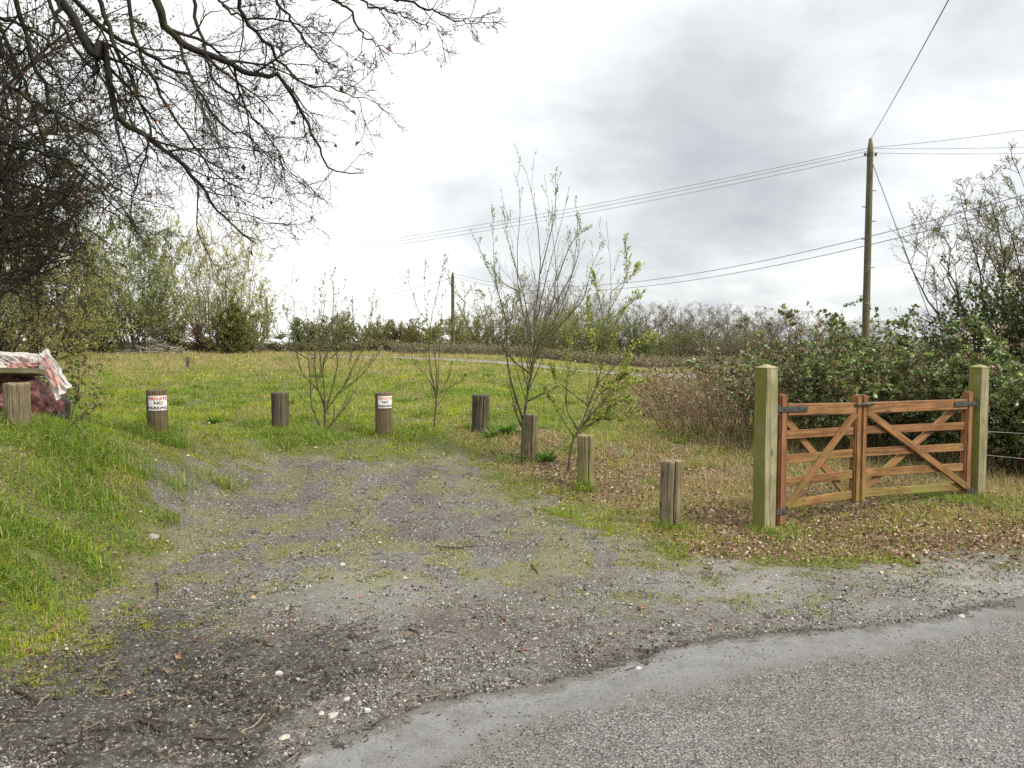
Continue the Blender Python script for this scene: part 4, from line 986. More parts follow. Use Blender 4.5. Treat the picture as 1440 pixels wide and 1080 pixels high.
# ------------------------------------------------------------------ overhanging oak
OAK = np.array([-8.2, 7.2, float(hgt(-8.2, 7.2))])
oak = thing('oak_tree', 'bare oak tree spreading its drooping limbs over the upper left', 'tree', OAK)
tk = resample([OAK + [0, 0, -.3], OAK + [.05, 0, 1.2], OAK + [.2, -.05, 2.6], OAK + [.6, .0, 4.2], OAK + [1.3, .0, 6.2], OAK + [1.9, .1, 8.5]], 16)
V, Fc = tubes(tk[None], (np.linspace(.48, .14, 16))[None], 14); MB().add(V, Fc).build('trunk', M['oak'], oak, True)
LIMBS = [ # picture path, depth at start, depth at end, start radius
    ([(75, -10), (107, 30), (131, 80), (145, 60), (165, 165), (200, 187), (225, 205), (260, 230), (282, 262), (300, 287), (320, 312), (360, 342)], 6.4, 7.0, .075),
    ([(135, -10), (160, 55), (185, 110), (200, 150), (210, 200), (190, 260), (182, 300)], 6.8, 7.2, .045),
    ([(215, -10), (235, 40), (270, 65), (310, 85), (340, 95), (370, 106), (395, 110), (415, 140), (435, 175), (450, 215), (470, 240), (512, 243)], 6.0, 6.8, .065),
    ([(95, -10), (150, 45), (200, 70), (240, 95), (270, 110), (290, 150), (325, 185), (345, 190), (380, 222), (430, 262)], 7.0, 7.6, .045),
    ([(330, -10), (345, 30), (380, 65), (395, 85), (425, 115), (465, 120), (500, 135), (532, 142)], 6.2, 6.6, .034),
    ([(380, -10), (410, 30), (440, 70), (470, 95), (512, 100)], 6.6, 6.9, .028),
    ([(430, -5), (480, 5), (505, 40), (530, 62), (572, 80)], 5.8, 6.2, .028),
    ([(540, -8), (590, 8), (625, 22), (660, 30), (692, 20)], 5.6, 5.9, .022),
    ([(490, -12), (540, 14), (580, 26), (640, 50)], 6.0, 6.2, .02),
    ([(180, -10), (195, 70), (230, 140), (262, 190), (300, 240), (345, 270), (385, 285)], 7.3, 7.8, .04),
    ([(270, -10), (285, 60), (300, 110), (340, 150), (370, 180), (400, 230), (425, 262)], 6.9, 7.2, .034),
    ([(20, -10), (40, 60), (60, 120), (90, 180), (130, 230), (170, 270), (215, 285)], 7.5, 7.9, .05),
    ([(-60, 60), (0, 110), (60, 150), (120, 180), (170, 230)], 8.0, 8.2, .06),
    ([(-60, 170), (0, 200), (60, 215), (120, 240), (180, 300)], 8.2, 8.4, .05),
    ([(-80, 290), (0, 298), (42, 303), (58, 296), (110, 320), (160, 345)], 7.8, 8.2, .045),
    ([(85, 5), (78, 35), (66, 62), (62, 75)], 6.3, 6.2, .035),
    ([(-60, 20), (20, 30), (80, 70), (120, 130)], 7.0, 7.2, .04),
    ([(-90, 100), (-10, 150), (60, 200), (120, 250), (170, 300), (215, 330)], 8.6, 9.2, .05),
    ([(-90, 230), (0, 250), (80, 270), (140, 290), (200, 330)], 8.8, 9.2, .05),
    ([(-90, 340), (-10, 350), (60, 345), (110, 365), (150, 400)], 8.8, 9.0, .04),
    ([(-20, -20), (10, 60), (40, 130), (60, 200), (70, 270), (85, 330)], 8.4, 8.6, .05),
    ([(60, -20), (100, 60), (150, 120), (190, 180), (215, 240)], 8.2, 8.6, .045),
    ([(-90, 400), (-20, 395), (40, 380), (90, 400), (120, 430)], 8.6, 8.6, .03),
    ([(-60, 120), (-10, 220), (20, 300), (30, 370), (60, 420)], 8.9, 9.0, .04),
    ([(300, -12), (330, 20), (400, 30), (450, 45), (490, 80)], 6.4, 6.7, .026)]
reseed('oak'); PS, RS = [], []
for path, d0, d1, r_ in LIMBS:
    k = len(path); q = [pt(px, py, d0 + (d1 - d0) * i_ / (k - 1)) for i_, (px, py) in enumerate(path)]
    P_ = resample(q, 26); P_[1:-1] += rng.normal(0, .012, (24, 3)); PS.append(P_); RS.append(r_ * np.linspace(1, .14, 26) * .5)
PS, RS = np.array(PS), np.array(RS)
# thick boughs joining the limbs to the trunk, above the picture
BP, BR = [], []
for j in range(len(PS)):
    s0 = tk[9 + (j % 4)] ; e0 = PS[j, 0]
    m1 = s0 + (e0 - s0) * .35 + [0, 0, .5]; m2 = s0 + (e0 - s0) * .75 + [0, 0, .45 if e0[2] > 3.5 else .15]
    BP.append(resample([s0, m1, m2, e0], 14)); BR.append(np.linspace(max(.10, RS[j, 0] * 1.8), RS[j, 0], 14))
V, Fc = tubes(np.array(BP), np.array(BR), 9); mb = MB().add(V, Fc)
V, Fc = tubes(PS, RS, 8); mb.add(V, Fc); mb.build('limbs', M['oak'], oak, True)
B1, Q1 = spawn(PS, RS, 16, .06, .98, .75, .25, .36, .45, 9, -.25, .16, .5, .0038)
def thin(T, R_, ref, lo=.04):
    L_ = plen(T); k_ = (rng.random(len(L_)) < np.clip(L_ / ref, .25, 1)) & (L_ > lo); return T[k_], R_[k_]
B1, Q1 = thin(B1, Q1, .5, .12)
B2, Q2 = spawn(B1, Q1, 9, .15, .98, .75, .25, .46, .45, 7, -.05, .18, .6, .0028)
B2, Q2 = thin(B2, Q2, .25, .06)
B3, Q3 = spawn(B2, Q2, 6, .2, 1., .75, .25, .5, .4, 5, .15, .2, .65, .0021)
mb = MB(); V, Fc = tubes(B1, Q1, 5); mb.add(V, Fc); V, Fc = tubes(B2, Q2, 4); mb.add(V, Fc); mb.build('branches', M['oak'], oak, True)
V, Fc = tubes(B3, Q3, 3); mb = MB().add(V, Fc)
q, d_ = along(B3, 2, .6, 1.); bd = np.stack([q, q + d_ * .012], 1); V, Fc = tubes(bd, np.array([[.003, .0012]]).repeat(len(q), 0), 4); mb.add(V, Fc)
mb.build('twigs', M['oaktwig'], oak)
q, d_ = along(B2, 1, .6, 1.); kk = rng.random(len(q)) < .05; q, d_ = q[kk], d_[kk]
V, Fc = leaves(q, d_ * .3 + np.array([0, 0, -.8]), .05 + .03 * rng.random(len(q)), .55, .6, .4)
MB().add(V, Fc, col=pick([[.16, .06, .025], [.22, .10, .04], [.10, .045, .02]], len(q), 4)).build('dead_leaves', M['litter'], oak)

# ------------------------------------------------------------------ generic bush / tree
def grow_tree(name, label, cat, loc, height, spread, trunks, group, leafn, lcols, lsize, bark, levels=((9, .45), (6, .5), (5, .5)), trunk_r=.08, fork=.25, upright=.6, droop=0., parts=('trunk', 'branches', 'leaves'), lean=0., lmat='leaf', wig=.12, t0=.25, asp=.6, low=None, rmin=.004, tw=3):
    reseed(label); t = thing(name, label, cat, loc, group); loc = np.asarray(loc, float)
    PS, RS = [], []
    for k in range(trunks):
        a = 2 * PI * (k + rng.random()) / trunks; sp = spread * (.15 + .85 * rng.random()) * (1 if trunks > 1 else .12)
        tip = np.array([math.cos(a) * sp + lean, math.sin(a) * sp, height * (.75 + .3 * rng.random())])
        mid = tip * np.array([1 - upright, 1 - upright, .5]) + rng.normal(0, .04 * height, 3) * [1, 1, 0]
        base = np.array([math.cos(a), math.sin(a), 0]) * spread * .06 * (trunks > 1) + [0, 0, -.15]
        P_ = resample(loc + np.array([base, base * .7 + mid * .3 + [0, 0, 0], mid, tip]), 12); P_[2:] += rng.normal(0, .012 * height, (10, 3))
        PS.append(P_); RS.append(trunk_r * (.7 + .5 * rng.random()) * np.linspace(1, .15, 12))
    PS, RS = np.array(PS), np.array(RS)
    V, Fc = tubes(PS, RS, 8); MB().add(V, Fc).build(parts[0], M[bark], t, True)
    lv = [(PS, RS)]; mb = MB()
    for i_, (K, lf) in enumerate(levels):
        T, R_ = spawn(*lv[-1], K, t0 if i_ == 0 else .2, .98, .75 if trunks == 1 else .6, .2, lf, .35 if i_ else .45, 6 if i_ == 0 else 4, droop if i_ == 0 else .2, wig, .6, rmin * (1, .75, .6)[i_])
        V, Fc = tubes(T, R_, (5, 4, tw)[i_] if i_ < 3 else 3); mb.add(V, Fc); lv.append((T, R_))
    mb.build(parts[1], M[bark], t, True)
    if leafn:
        q, d_ = along(lv[-1][0], leafn, .1, 1.)
        if low is not None:
            kk = rng.random(len(q)) < low(q - loc); q, d_ = q[kk], d_[kk]
        V, Fc = leaves(q, d_, lsize * (.6 + .8 * rng.random(len(q))), asp, .3, .7)
        MB().add(V, Fc, col=pick(lcols, len(q), 4)).build(parts[2], M[lmat], t)
    return t
def gpos(px, Yd): x_ = pt(px, HZ, Yd)[0]; return G(x_, Yd)
def hfor(px, top_py, Yd): return pt(px, top_py, Yd)[2] - gpos(px, Yd)[2]

OLIVE = [[.10, .12, .035], [.14, .15, .05], [.075, .09, .03], [.17, .17, .07]]
BG = 'trees and bushes behind the field'
# left: willows and thicket
p = gpos(188, 38); grow_tree('willow_tree', 'dense green-budding willow clump, tallest behind the grey brush pile', 'tree', p, hfor(188, 322, 38), 2.9, 20, BG, 9, [[.25, .285, .10], [.32, .34, .14], [.20, .24, .09]], .062, 'bark', ((12, .40), (7, .42), (4, .5)), .045, upright=.2, droop=.7, rmin=.008)
p = gpos(300, 42); grow_tree('willow_tree', 'pale yellow catkin-covered willow with open arching stems', 'tree', p, hfor(305, 328, 42), 4.0, 20, BG, 6, [[.46, .40, .18], [.40, .36, .15], [.55, .49, .28], [.29, .31, .11]], .065, 'bark', ((11, .38), (6, .42), (4, .5)), .045, upright=.15, droop=.6, rmin=.008)
p = gpos(326, 39); grow_tree('evergreen_shrub', 'compact olive green conical shrub in front of the pale willow', 'shrub', p, hfor(326, 420, 39), .75, 7, BG, 10, [[.17, .18, .045], [.23, .23, .065], [.12, .13, .04]], .06, 'darkbark', ((12, .30), (6, .45), (4, .5)), .05, upright=.1, rmin=.008, t0=.08)
p = gpos(284, 39.5); grow_tree('beech_bush', 'rusty brown-leaved bush at the foot of the pale willow', 'bush', p, hfor(284, 459, 39.5), .9, 9, BG, 8, [[.14, .08, .045], [.20, .12, .065], [.10, .06, .035]], .06, 'darkbark', ((9, .5), (6, .5)), .03, upright=.2, rmin=.008, t0=.1)
p = gpos(366, 41); grow_tree('birch_sapling', 'thin light green young tree just left of the far small pole', 'tree', p, hfor(364, 395, 41), .9, 6, BG, 5, [[.25, .28, .07], [.31, .31, .11]], .09, 'bark', ((8, .34), (5, .45)), .03, upright=.3, droop=.5, rmin=.008)
p = gpos(425, 46); grow_tree('evergreen_shrub', 'dark green shrub right behind the multi-stemmed sapling', 'shrub', p, hfor(425, 460, 46), .8, 8, BG, 8, [[.12, .16, .06], [.16, .20, .07]], .05, 'farbark', ((12, .45), (8, .5), (4, .5)), .05, upright=.2, rmin=.01, t0=.1)
th = [(238, 43, 425, 1.6, 'low yellow-olive bush closing the gap between the two willows', [[.17, .17, .06], [.14, .15, .05]]), (345, 43, 440, 1.5, 'low bush behind the conical shrub, left of the pale vehicle roof', [[.16, .17, .06], [.19, .18, .07]]), (140, 40, 420, 1.8, 'brown-stemmed low bush at the foot of the green-budding willow', [[.15, .13, .06], [.12, .12, .05]]), (105, 33, 375, 2.0, 'olive thicket bush next to the green-budding willow, left side', OLIVE), (60, 27, 350, 2.0, 'yellow-green thicket bush under the oak limbs', [[.17, .17, .05], [.13, .14, .04], [.22, .20, .07]]), (5, 22, 330, 2.2, 'brownish thicket bush at the left edge under the oak', [[.14, .12, .05], [.10, .09, .035], [.18, .16, .06]]), (-90, 18, 250, 2.5, 'dark thicket bush cut by the left picture edge', OLIVE)]
for px, Yd, ty_, sp, lab, cols in th:
    grow_tree('thicket_bush', lab, 'bush', gpos(px, Yd), hfor(px, ty_, Yd), sp, 13, 'thicket bushes at the left field edge', 8, np.array(cols) * 1.8, .05, 'darkbark', ((10, .42), (7, .45), (4, .5)), .04, upright=.25, droop=.3, rmin=.006, t0=.12)
# dense dark tree at the left
p = G(-8.7, 12.0)
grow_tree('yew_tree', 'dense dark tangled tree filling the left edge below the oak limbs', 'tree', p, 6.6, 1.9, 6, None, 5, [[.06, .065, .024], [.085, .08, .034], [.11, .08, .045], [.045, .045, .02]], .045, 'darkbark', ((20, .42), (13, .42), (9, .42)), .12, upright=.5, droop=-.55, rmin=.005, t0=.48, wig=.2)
# middle bushes
mids = [(468, 46, 446, 'grey-green bush behind the right half of the multi-stemmed sapling', [[.12, .14, .055], [.16, .17, .075], [.09, .105, .04]]), (522, 47, 452, 'olive bush behind and above the faded-notice bollard', OLIVE), (562, 48, 458, 'low brown-green bush between two olive bushes', [[.10, .105, .045], [.13, .12, .06]]),
        (598, 47, 452, 'round olive bush behind the slender sapling', OLIVE), (652, 50, 447, 'bush at the right of the thin distant pole', [[.13, .145, .045], [.10, .115, .04], [.18, .19, .06]]), (735, 50, 455, 'dull green bush behind the tallest sapling trunk', OLIVE), (790, 52, 440, 'bush with fresh green haze behind the leafy sapling', [[.12, .15, .04], [.16, .19, .05]]),
        (842, 50, 446, 'mid green bush right behind the leafy sapling', [[.10, .14, .03], [.14, .18, .04]]), (893, 52, 462, 'dark green rounded bush right of the leafy sapling', [[.055, .08, .022], [.08, .11, .028]]), (968, 55, 465, 'round olive bush standing out before the bare wood', [[.09, .11, .035], [.13, .14, .05], [.06, .075, .028]]), (930, 57, 470, 'small drab bush between two rounded bushes', OLIVE), (1040, 58, 468, 'dusky bush above the bramble tips left of the near gate post', [[.08, .09, .035], [.11, .11, .05]])]
for px, Yd, ty_, lab, cols in mids:
    grow_tree('field_bush', lab, 'bush', gpos(px, Yd), hfor(px, ty_ + 7, Yd), 1.6 + .5 * rng.random(), 12, 'bushes behind the lane hedge', 8, np.array(cols) * np.array([1.75, 1.55, 1.6]), .055, 'farbark', ((12, .46), (8, .48), (4, .5)), .05, upright=.22, droop=.2, rmin=.010, t0=.1)
p = gpos(690, 52); grow_tree('field_oak', 'round-crowned oak with twisted limbs left of the tallest sapling', 'tree', p, hfor(690, 420, 52), 2.4, 5, BG, 3, [[.24, .24, .10], [.18, .17, .08]], .10, 'farbark', ((9, .55), (6, .5), (5, .45)), .13, upright=.45, droop=.3, rmin=.012, wig=.22)
# bare wood on the skyline, 3 kinds copied
protos = []
for k, (sp, nt_) in enumerate(((2.6, 5), (2.2, 4), (3.0, 6))):
    protos.append(grow_tree('bare_tree', 'x', 'tree', G(20 + 5 * k, 92), 7.4, sp, nt_, 'bare trees of the far wood', 2, [[.18, .15, .09], [.19, .175, .09]], .075, 'farbark', ((10, .5), (8, .5), (6, .5)), .12, upright=.5, droop=.4, rmin=.014))
wood = [(742, 418, 'bare tree showing through the tallest sapling stems'), (772, 405, 'bare tree behind the top of the tallest sapling right side'), (808, 412, 'bare twiggy tree left behind the leafy sapling'), (848, 425, 'bare tree right behind the leafy sapling top'), (880, 438, 'first bare skyline tree clear of the leafy sapling, going right'), (905, 437, 'second bare skyline tree right of the leafy sapling'), (930, 441, 'third bare skyline tree right of the leafy sapling'), (957, 440, 'bare skyline tree above the round olive bush, left half'), (985, 442, 'broad fan-shaped bare tree right above the round olive bush'),
        (1010, 444, 'bare tree just right of the broad fan-shaped one'), (1034, 441, 'bare tree above the dusky bush'), (1060, 445, 'bare tree directly over the near gate post'), (1086, 447, 'bare tree just right above the near gate post'), (1112, 449, 'bare tree midway between near gate post and pole'), (1140, 452, 'bare tree nearer the pole than the gate post'), (1168, 456, 'lower bare tree close left of the tall pole'), (1195, 460, 'low bare tree right beside the tall pole'), (1235, 458, 'low bare tree just right of the tall pole')]
for k, (px, ty_, lab) in enumerate(wood):
    o = protos[k] if k < 3 else copy_tree(protos[k % 3])
    Yd = 84 + 10 * rng.random(); q = gpos(px, Yd); o.location = q
    s = hfor(px, ty_, Yd) / 7.2; w = 1.0 + .25 * rng.random()
    o.scale = (w, w, s); o.rotation_euler.z = rng.uniform(0, 6.28); o['label'] = lab
# ------------------------------------------------------------------ hedges
def hedge(path, w, h, label, cols, nl, ns, lsize, name='field_hedge', hj=.12, stemc='darkbark'):
    P_ = resample([G(*q) for q in path], 60); L_ = plen(P_[None])[0]
    t = thing(name, label, 'hedge', P_[30])
    f = rng.random(ns) * 58.99; i = f.astype(int); f = (f - i)[:, None]; b = P_[i] * (1 - f) + P_[i + 1] * f
    tn = nrm(P_[i + 1] - P_[i]); nr = np.stack([-tn[:, 1], tn[:, 0], 0 * tn[:, 0]], 1)
    b = b + nr * rng.uniform(-w / 2, w / 2, (ns, 1)); b[:, 2] = hgt(b[:, 0], b[:, 1])
    hh = h * (1 + hj * (fbm(b[:, 0] * .8, b[:, 1] * .8, 131, 3) - .5) * 2) * (.55 + .5 * rng.random(ns))
    e_ = b + np.stack([rng.normal(0, .15, ns), rng.normal(0, .15, ns), hh], 1); mid = (b + e_) / 2 + rng.normal(0, .08, (ns, 3))
    ST = np.stack([b, mid, e_], 1); V, Fc = tubes(ST, np.repeat(np.array([[.016, .011, .006]]), ns, 0), 4); MB().add(V, Fc).build('stems', M[stemc], t)
    q, d_ = along(ST, nl, .08, 1.); q = q + rng.normal(0, .09, q.shape)
    V, Fc = leaves(q, d_, lsize * (.6 + .8 * rng.random(len(q))), .6, .3, 1.); MB().add(V, Fc, col=pick(cols, len(q), 4)).build('leaves', M['leaf'], t)
hedge([(-6, 39), (0, 38), (5, 36.5), (10, 35), (16, 33)], 1.1, .56, 'long clipped brown hedge beyond the lane, below the wood', [[.21, .165, .10], [.26, .22, .13], [.23, .23, .10], [.17, .14, .09]], 9, 2600, .065, stemc='farbark')
hedge([(-24, 45), (-18, 44.5), (-11, 44), (-6, 43)], 1.0, .62, 'low green-brown hedge in front of the white vehicle roof', [[.14, .14, .06], [.18, .18, .07], [.16, .11, .065]], 8, 2200, .07)
hedge([(8, 38.5), (14, 37), (22, 36), (34, 33)], 1.6, 1.15, 'dusky scrub hedge behind the brambles, under the pole', [[.12, .12, .055], [.16, .145, .075], [.09, .09, .045]], 8, 2600, .07)

# white van roof over the hedge and a grey-roofed shed
def box_mesh(mb, c, sx, sy, sz, bev): V, Fc, _ = beam(np.array(c) - [0, 0, sz / 2], np.array(c) + [0, 0, sz / 2], sx, sy, (0, 1, 0), bev); mb.add(V, Fc)
p = gpos(377, 53); ztop = pt(377, 476, 53)[2]; hh = ztop - p[2]
t = thing('parked_van', 'white vehicle roof showing over the low hedge near the far small pole', 'van', p)
prof = [(-1.5, .35), (-1.5, hh - .12), (-1.35, hh), (.35, hh - .02), (.9, hh - .16), (1.25, hh * .62), (1.75, hh * .50), (1.8, .35)]
bm = bmesh.new(); vs_ = [[bm.verts.new((p[0] + x_, p[1] + s * .85, p[2] + z_)) for x_, z_ in prof] for s in (-1, 1)]
bm.faces.new(vs_[0]); bm.faces.new(vs_[1][::-1]); k = len(prof)
for i_ in range(k): bm.faces.new([vs_[0][i_], vs_[1][i_], vs_[1][(i_ + 1) % k], vs_[0][(i_ + 1) % k]])
bmesh.ops.recalc_face_normals(bm, faces=bm.faces[:]); bmesh.ops.bevel(bm, geom=bm.edges[:], offset=.06, segments=3, affect='EDGES')
me = bpy.data.meshes.new('body'); 
for v in bm.verts: v.co -= Vector(p)
bm.to_mesh(me); bm.free(); me.materials.append(M['van']); o = bpy.data.objects.new('body', me); COL.objects.link(o); o.parent = t
mb = MB(); V, Fc, _ = beam(p + [.0, -.86, hh * .74], p + [.75, -.86, hh * .74], .34, .02, (0, 1, 0), .004); mb.add(V, Fc); mb.build('side_window', M['vanglass'], t)
for sx in (-1, 1.2):
    for sy in (-.8, .8):
        V, Fc = tubes(np.array([[sx, sy - .1, .32], [sx, sy + .1, .32]])[None] + p, np.full((1, 2), .32), 18, True); MB().add(V, Fc).build('wheel', M['tyre'], t)
p = gpos(402, 62); zt = pt(402, 470, 62)[2] - p[2]
t = thing('garden_shed', 'small shed with a grey pitched roof behind the white vehicle roof', 'shed', p)
mb = MB(); box_mesh(mb, p + [0, 0, (zt - .7) / 2], 2.4, 2, zt - .7, .01); mb.build('wall', M['wall'], t)
mb = MB()
for s in (-1, 1): V, Fc, _ = beam(p + [s * 1.45, 0, zt - .75], p + [0, 0, zt], 2.3, .06, (s * .5, 0, 1), .005); V, Fc, _ = beam(p + [s * 1.45, 0, zt - .75], p + [s * .03, 0, zt], .06, 2.3, (0, 1, 0), .005); mb.add(V, Fc)
mb.build('roof', M['slate'], t)
# grey brush pile and short stake in the field
p = at(215, 499); n = 420
b = p + np.stack([rng.normal(0, .75, n), rng.normal(0, .5, n), np.zeros(n)], 1); rr = np.hypot((b[:, 0] - p[0]) / 1.0, (b[:, 1] - p[1]) / .8)
b[:, 2] = hgt(b[:, 0], b[:, 1]) + np.maximum(.03, (.62 * np.exp(-rr ** 2)) * rng.random(n))
a = rng.uniform(0, PI, n); d_ = np.stack([np.cos(a), np.sin(a) * .6, rng.normal(0, .22, n)], 1) * (.35 + .5 * rng.random((n, 1)))
P_ = np.stack([b - d_, b + rng.normal(0, .05, (n, 3)) + [0, 0, .06], b + d_], 1); P_[..., 2] = np.maximum(P_[..., 2], hgt(P_[..., 0], P_[..., 1]) + .01)
V, Fc = tubes(P_, np.repeat((.008 + .022 * rng.random(n))[:, None], 3, 1), 5)
o = MB().add(V, Fc, col=pick([[.20, .18, .15], [.27, .245, .21], [.13, .115, .095]], n, 15)).build('brush_pile', M['twig'], origin=p); tag(o, 'heap of grey cut branches in the dry grass before the willows', 'brush pile')
p = at(264, 521); h_ = (521 - 502) * p[1] / F
V, Fc, gr = beam(p + [0, 0, -.1], p + [.015, 0, h_], .09, .09, (0, 1, 0), .012); o = MB().add(V, Fc, grain=gr).build('short_stake', M['stake'], origin=p); tag(o, 'short brown wooden stake alone out in the field', 'stake')

# ------------------------------------------------------------------ brambles at the right
def bramble(c, rx, ry, h, ncane, nleaf, label, cols, lsize=.05, cane_out=1.0, name='bramble_bush', dead=.0, lmat='glossy', group='bramble bushes behind the gate', cmat=None):
    reseed(label); c = G(*c); t = thing(name, label, 'bramble', c, group)
    a = rng.uniform(0, 2 * PI, ncane); r0 = .65 * np.sqrt(rng.random(ncane))
    b = c + np.stack([np.cos(a) * r0 * rx, np.sin(a) * r0 * ry, np.zeros(ncane)], 1); b[:, 2] = hgt(b[:, 0], b[:, 1]) - .05
    a2 = a + rng.normal(0, .8, ncane); ln_ = (.35 + .65 * rng.random(ncane)) * cane_out
    hp = h * (.5 + .5 * rng.random(ncane)); hp[:max(2, ncane // 9)] *= 1.4
    s = np.linspace(0, 1, 12)
    ex = np.stack([np.cos(a2) * ln_ * rx * .75, np.sin(a2) * ln_ * ry * .75], 1)
    C = np.zeros((ncane, 12, 3)); C[..., :2] = b[:, None, :2] + ex[:, None] * (s[None, :, None] ** 1.2)
    endf = rng.uniform(.3, 1.0, ncane)
    C[..., 2] = b[:, None, 2] + hp[:, None] * (np.sin(np.minimum(s[None] * (1.15 + .6 * endf[:, None]), 2.6)))
    C[:, 1:] += np.cumsum(rng.normal(0, .018, (ncane, 11, 3)), 1)
    C[..., 2] = np.maximum(C[..., 2], hgt(C[..., 0], C[..., 1]) + .01)
    R_ = .0055 * (.6 + .7 * rng.random((ncane, 1))) * np.linspace(1, .35, 12)[None]
    T1, Q1 = spawn(C, R_, 4, .3, .97, .7, .3, .22, .3, 5, -.4, .12, .7, .002)
    V, Fc = tubes(C, R_, 5); mb = MB().add(V, Fc); V, Fc = tubes(T1, Q1, 4); mb.add(V, Fc); mb.build('canes', cmat or M['cane'], t, True)
    ka = max(1, int(nleaf * .45 / ncane)); q1, d1 = along(C, ka, .25, 1.); q2, d2 = along(T1, max(1, int(nleaf * .55 / len(T1))), .1, 1.)
    q, d_ = np.concatenate([q1, q2]), np.concatenate([d1, d2])
    # trefoil: three leaflets from each point, facing up and outward
    q = q + rng.normal(0, .03, q.shape)
    kk = rng.random(len(q)) < .12 + .88 * sst(.42, .56, fbm(q[:, 0] * 2.6 + q[:, 2] * 1.7, q[:, 1] * 2.6 - q[:, 2] * 2.1, 151, 3)); q, d_ = q[kk], d_[kk]
    out = q - (c + [0, 0, h * .3]); out = nrm(out) * .6 + [0, 0, .1] + .5 * rng.normal(size=q.shape)
    QQ, DD = np.repeat(q, 3, 0), np.repeat(nrm(out), 3, 0)
    sd = nrm(np.cross(out, rng.normal(size=out.shape))); DD = DD + np.stack([0 * sd, sd * .9, -sd * .9], 1).reshape(-1, 3)
    V, Fc = leaves(QQ, nrm(DD), np.repeat(lsize * 1.15 * (.55 + .8 * rng.random(len(q))), 3), .68, .35, .12)
    col = np.repeat(pick(cols, len(q), 1, .2), 12, 0)
    MB().add(V, Fc, col=col).build('leaves', M[lmat], t)
    return t
CANE_DRY = bark_mat('dry_bramble_cane', (.11, .07, .045), (.24, .17, .11), None, 12.)
BGR = [[.10, .145, .04], [.15, .20, .065], [.22, .27, .11], [.07, .10, .032], [.13, .09, .055]]
DRY = [[.17, .11, .07], [.22, .155, .095], [.13, .15, .05], [.28, .21, .13]]
bramble((3.15, 11.0), 1.6, 1.1, 1.0, 260, 1700, 'brown half-dead bramble bush left of the near gate post', DRY + DRY + BGR[:1], .038, cmat=CANE_DRY)
bramble((4.35, 10.3), 1.4, 1.2, 1.35, 200, 8000, 'bramble bush with arching tips right behind the near gate leaf', BGR + [[.13, .09, .055], [.09, .07, .04]])
bramble((5.6, 9.9), 1.4, 1.1, 1.4, 130, 14000, 'leafy bramble bush behind the far gate leaf', BGR)
bramble((6.75, 9.3), 1.3, 1.0, 1.4, 120, 15000, 'lush bramble bush beside the far gate post', BGR)
bramble((2.6, 13.2), 1.3, 1.0, .8, 130, 1300, 'low brown bramble bush out in the rough grass beyond the bollards', DRY, .04, cmat=CANE_DRY)
bramble((7.6, 14.0), 2.2, 1.2, 1.55, 120, 9000, 'taller bramble bush farther back at the foot of the tall pole', BGR, .06)
bramble((4.6, 14.0), 1.8, 1.2, 1.15, 100, 4500, 'bramble bush farther back, seen over the near gate post', DRY[:2] + BGR, .055)
bramble((6.3, 8.75), 1.1, .65, 1.3, 120, 9000, 'bramble bush by the fence wires at the right edge', BGR)
# brambles on the left bank and by the rubbish
bramble((-6.3, 9.2), 1.3, .8, .75, 50, 1500, 'dark bramble bush behind the rubbish heap on the left bank', BGR[:2] + DRY[:2], .045, group='brambles on the left bank')
bramble((-4.45, 7.3), .5, .6, .45, 14, 240, 'thin straggling bramble between the squat bollard and the clean-notice bollard', BGR[:2] + DRY[:2], .035, group='brambles on the left bank')

# hawthorn / blackthorn shrub on the right
p = G(7.5, 11.2)
def lowf(q): return np.clip(1.15 - q[:, 2] / 2.6, .04, 1)
hs = grow_tree('hawthorn_shrub', 'big half-bare hawthorn shrub at the right edge with ivy below', 'shrub', p, 3.55, 1.75, 22, None, 2, [[.22, .19, .09], [.17, .15, .06]], .028, 'darkbark', ((14, .36), (9, .42), (6, .45)), .04, upright=.4, droop=.35, rmin=.0045, t0=.12, wig=.16)
n = 15000
q = rng.normal(size=(n, 3)); q = nrm(q) * (rng.random((n, 1)) ** .4); q[:, 2] = np.abs(q[:, 2])
ns_ = fbm(q[:, 0] * 3 + 9, q[:, 1] * 3 + q[:, 2] * 3, 141, 3); kk = ns_ > .42; q = q[kk]
Q_ = p + q * np.array([1.9, 1.4, 2.5])
V, Fc = leaves(Q_, nrm(q + [0, 0, -.2]), .05 + .03 * rng.random(len(q)), .8, .25, .6)
MB().add(V, Fc, col=pick([[.045, .075, .022], [.065, .105, .03], [.10, .14, .045], [.035, .055, .018]], len(q), 4)).build('ivy_leaves', M['glossy'], hs)
# blossom sprays
mb = MB()
for px, py, dy, n_ in [(1420, 400, 9.4, 130), (1428, 385, 9.4, 25), (1383, 490, 9.0, 45), (1362, 495, 9.0, 40), (1330, 525, 9.2, 40), (1390, 525, 8.9, 60), (1400, 590, 8.6, 90), (1425, 560, 8.7, 80), (1350, 560, 8.9, 40), (1435, 610, 8.6, 60), (1440, 530, 8.8, 60), (1330, 300, 10.2, 40), (1310, 345, 10.2, 40), (1405, 460, 9.2, 40), (1360, 470, 9.3, 40)]:
    n_ = n_ // 2 + 4; c_ = pt(px, py, dy); q = c_ + rng.normal(0, 1, (n_, 3)) * [.035, .035, .07]
    V, Fc = leaves(q, rng.normal(size=(n_, 3)), .013 + .008 * rng.random(n_), .9, .3, .5); mb.add(V, Fc, col=pick([[.75, .74, .66], [.68, .66, .52]] if py > 410 else [[.62, .56, .38], [.70, .66, .50]], n_, 4, .05))
mb.build('blossom', M['petal'], hs)
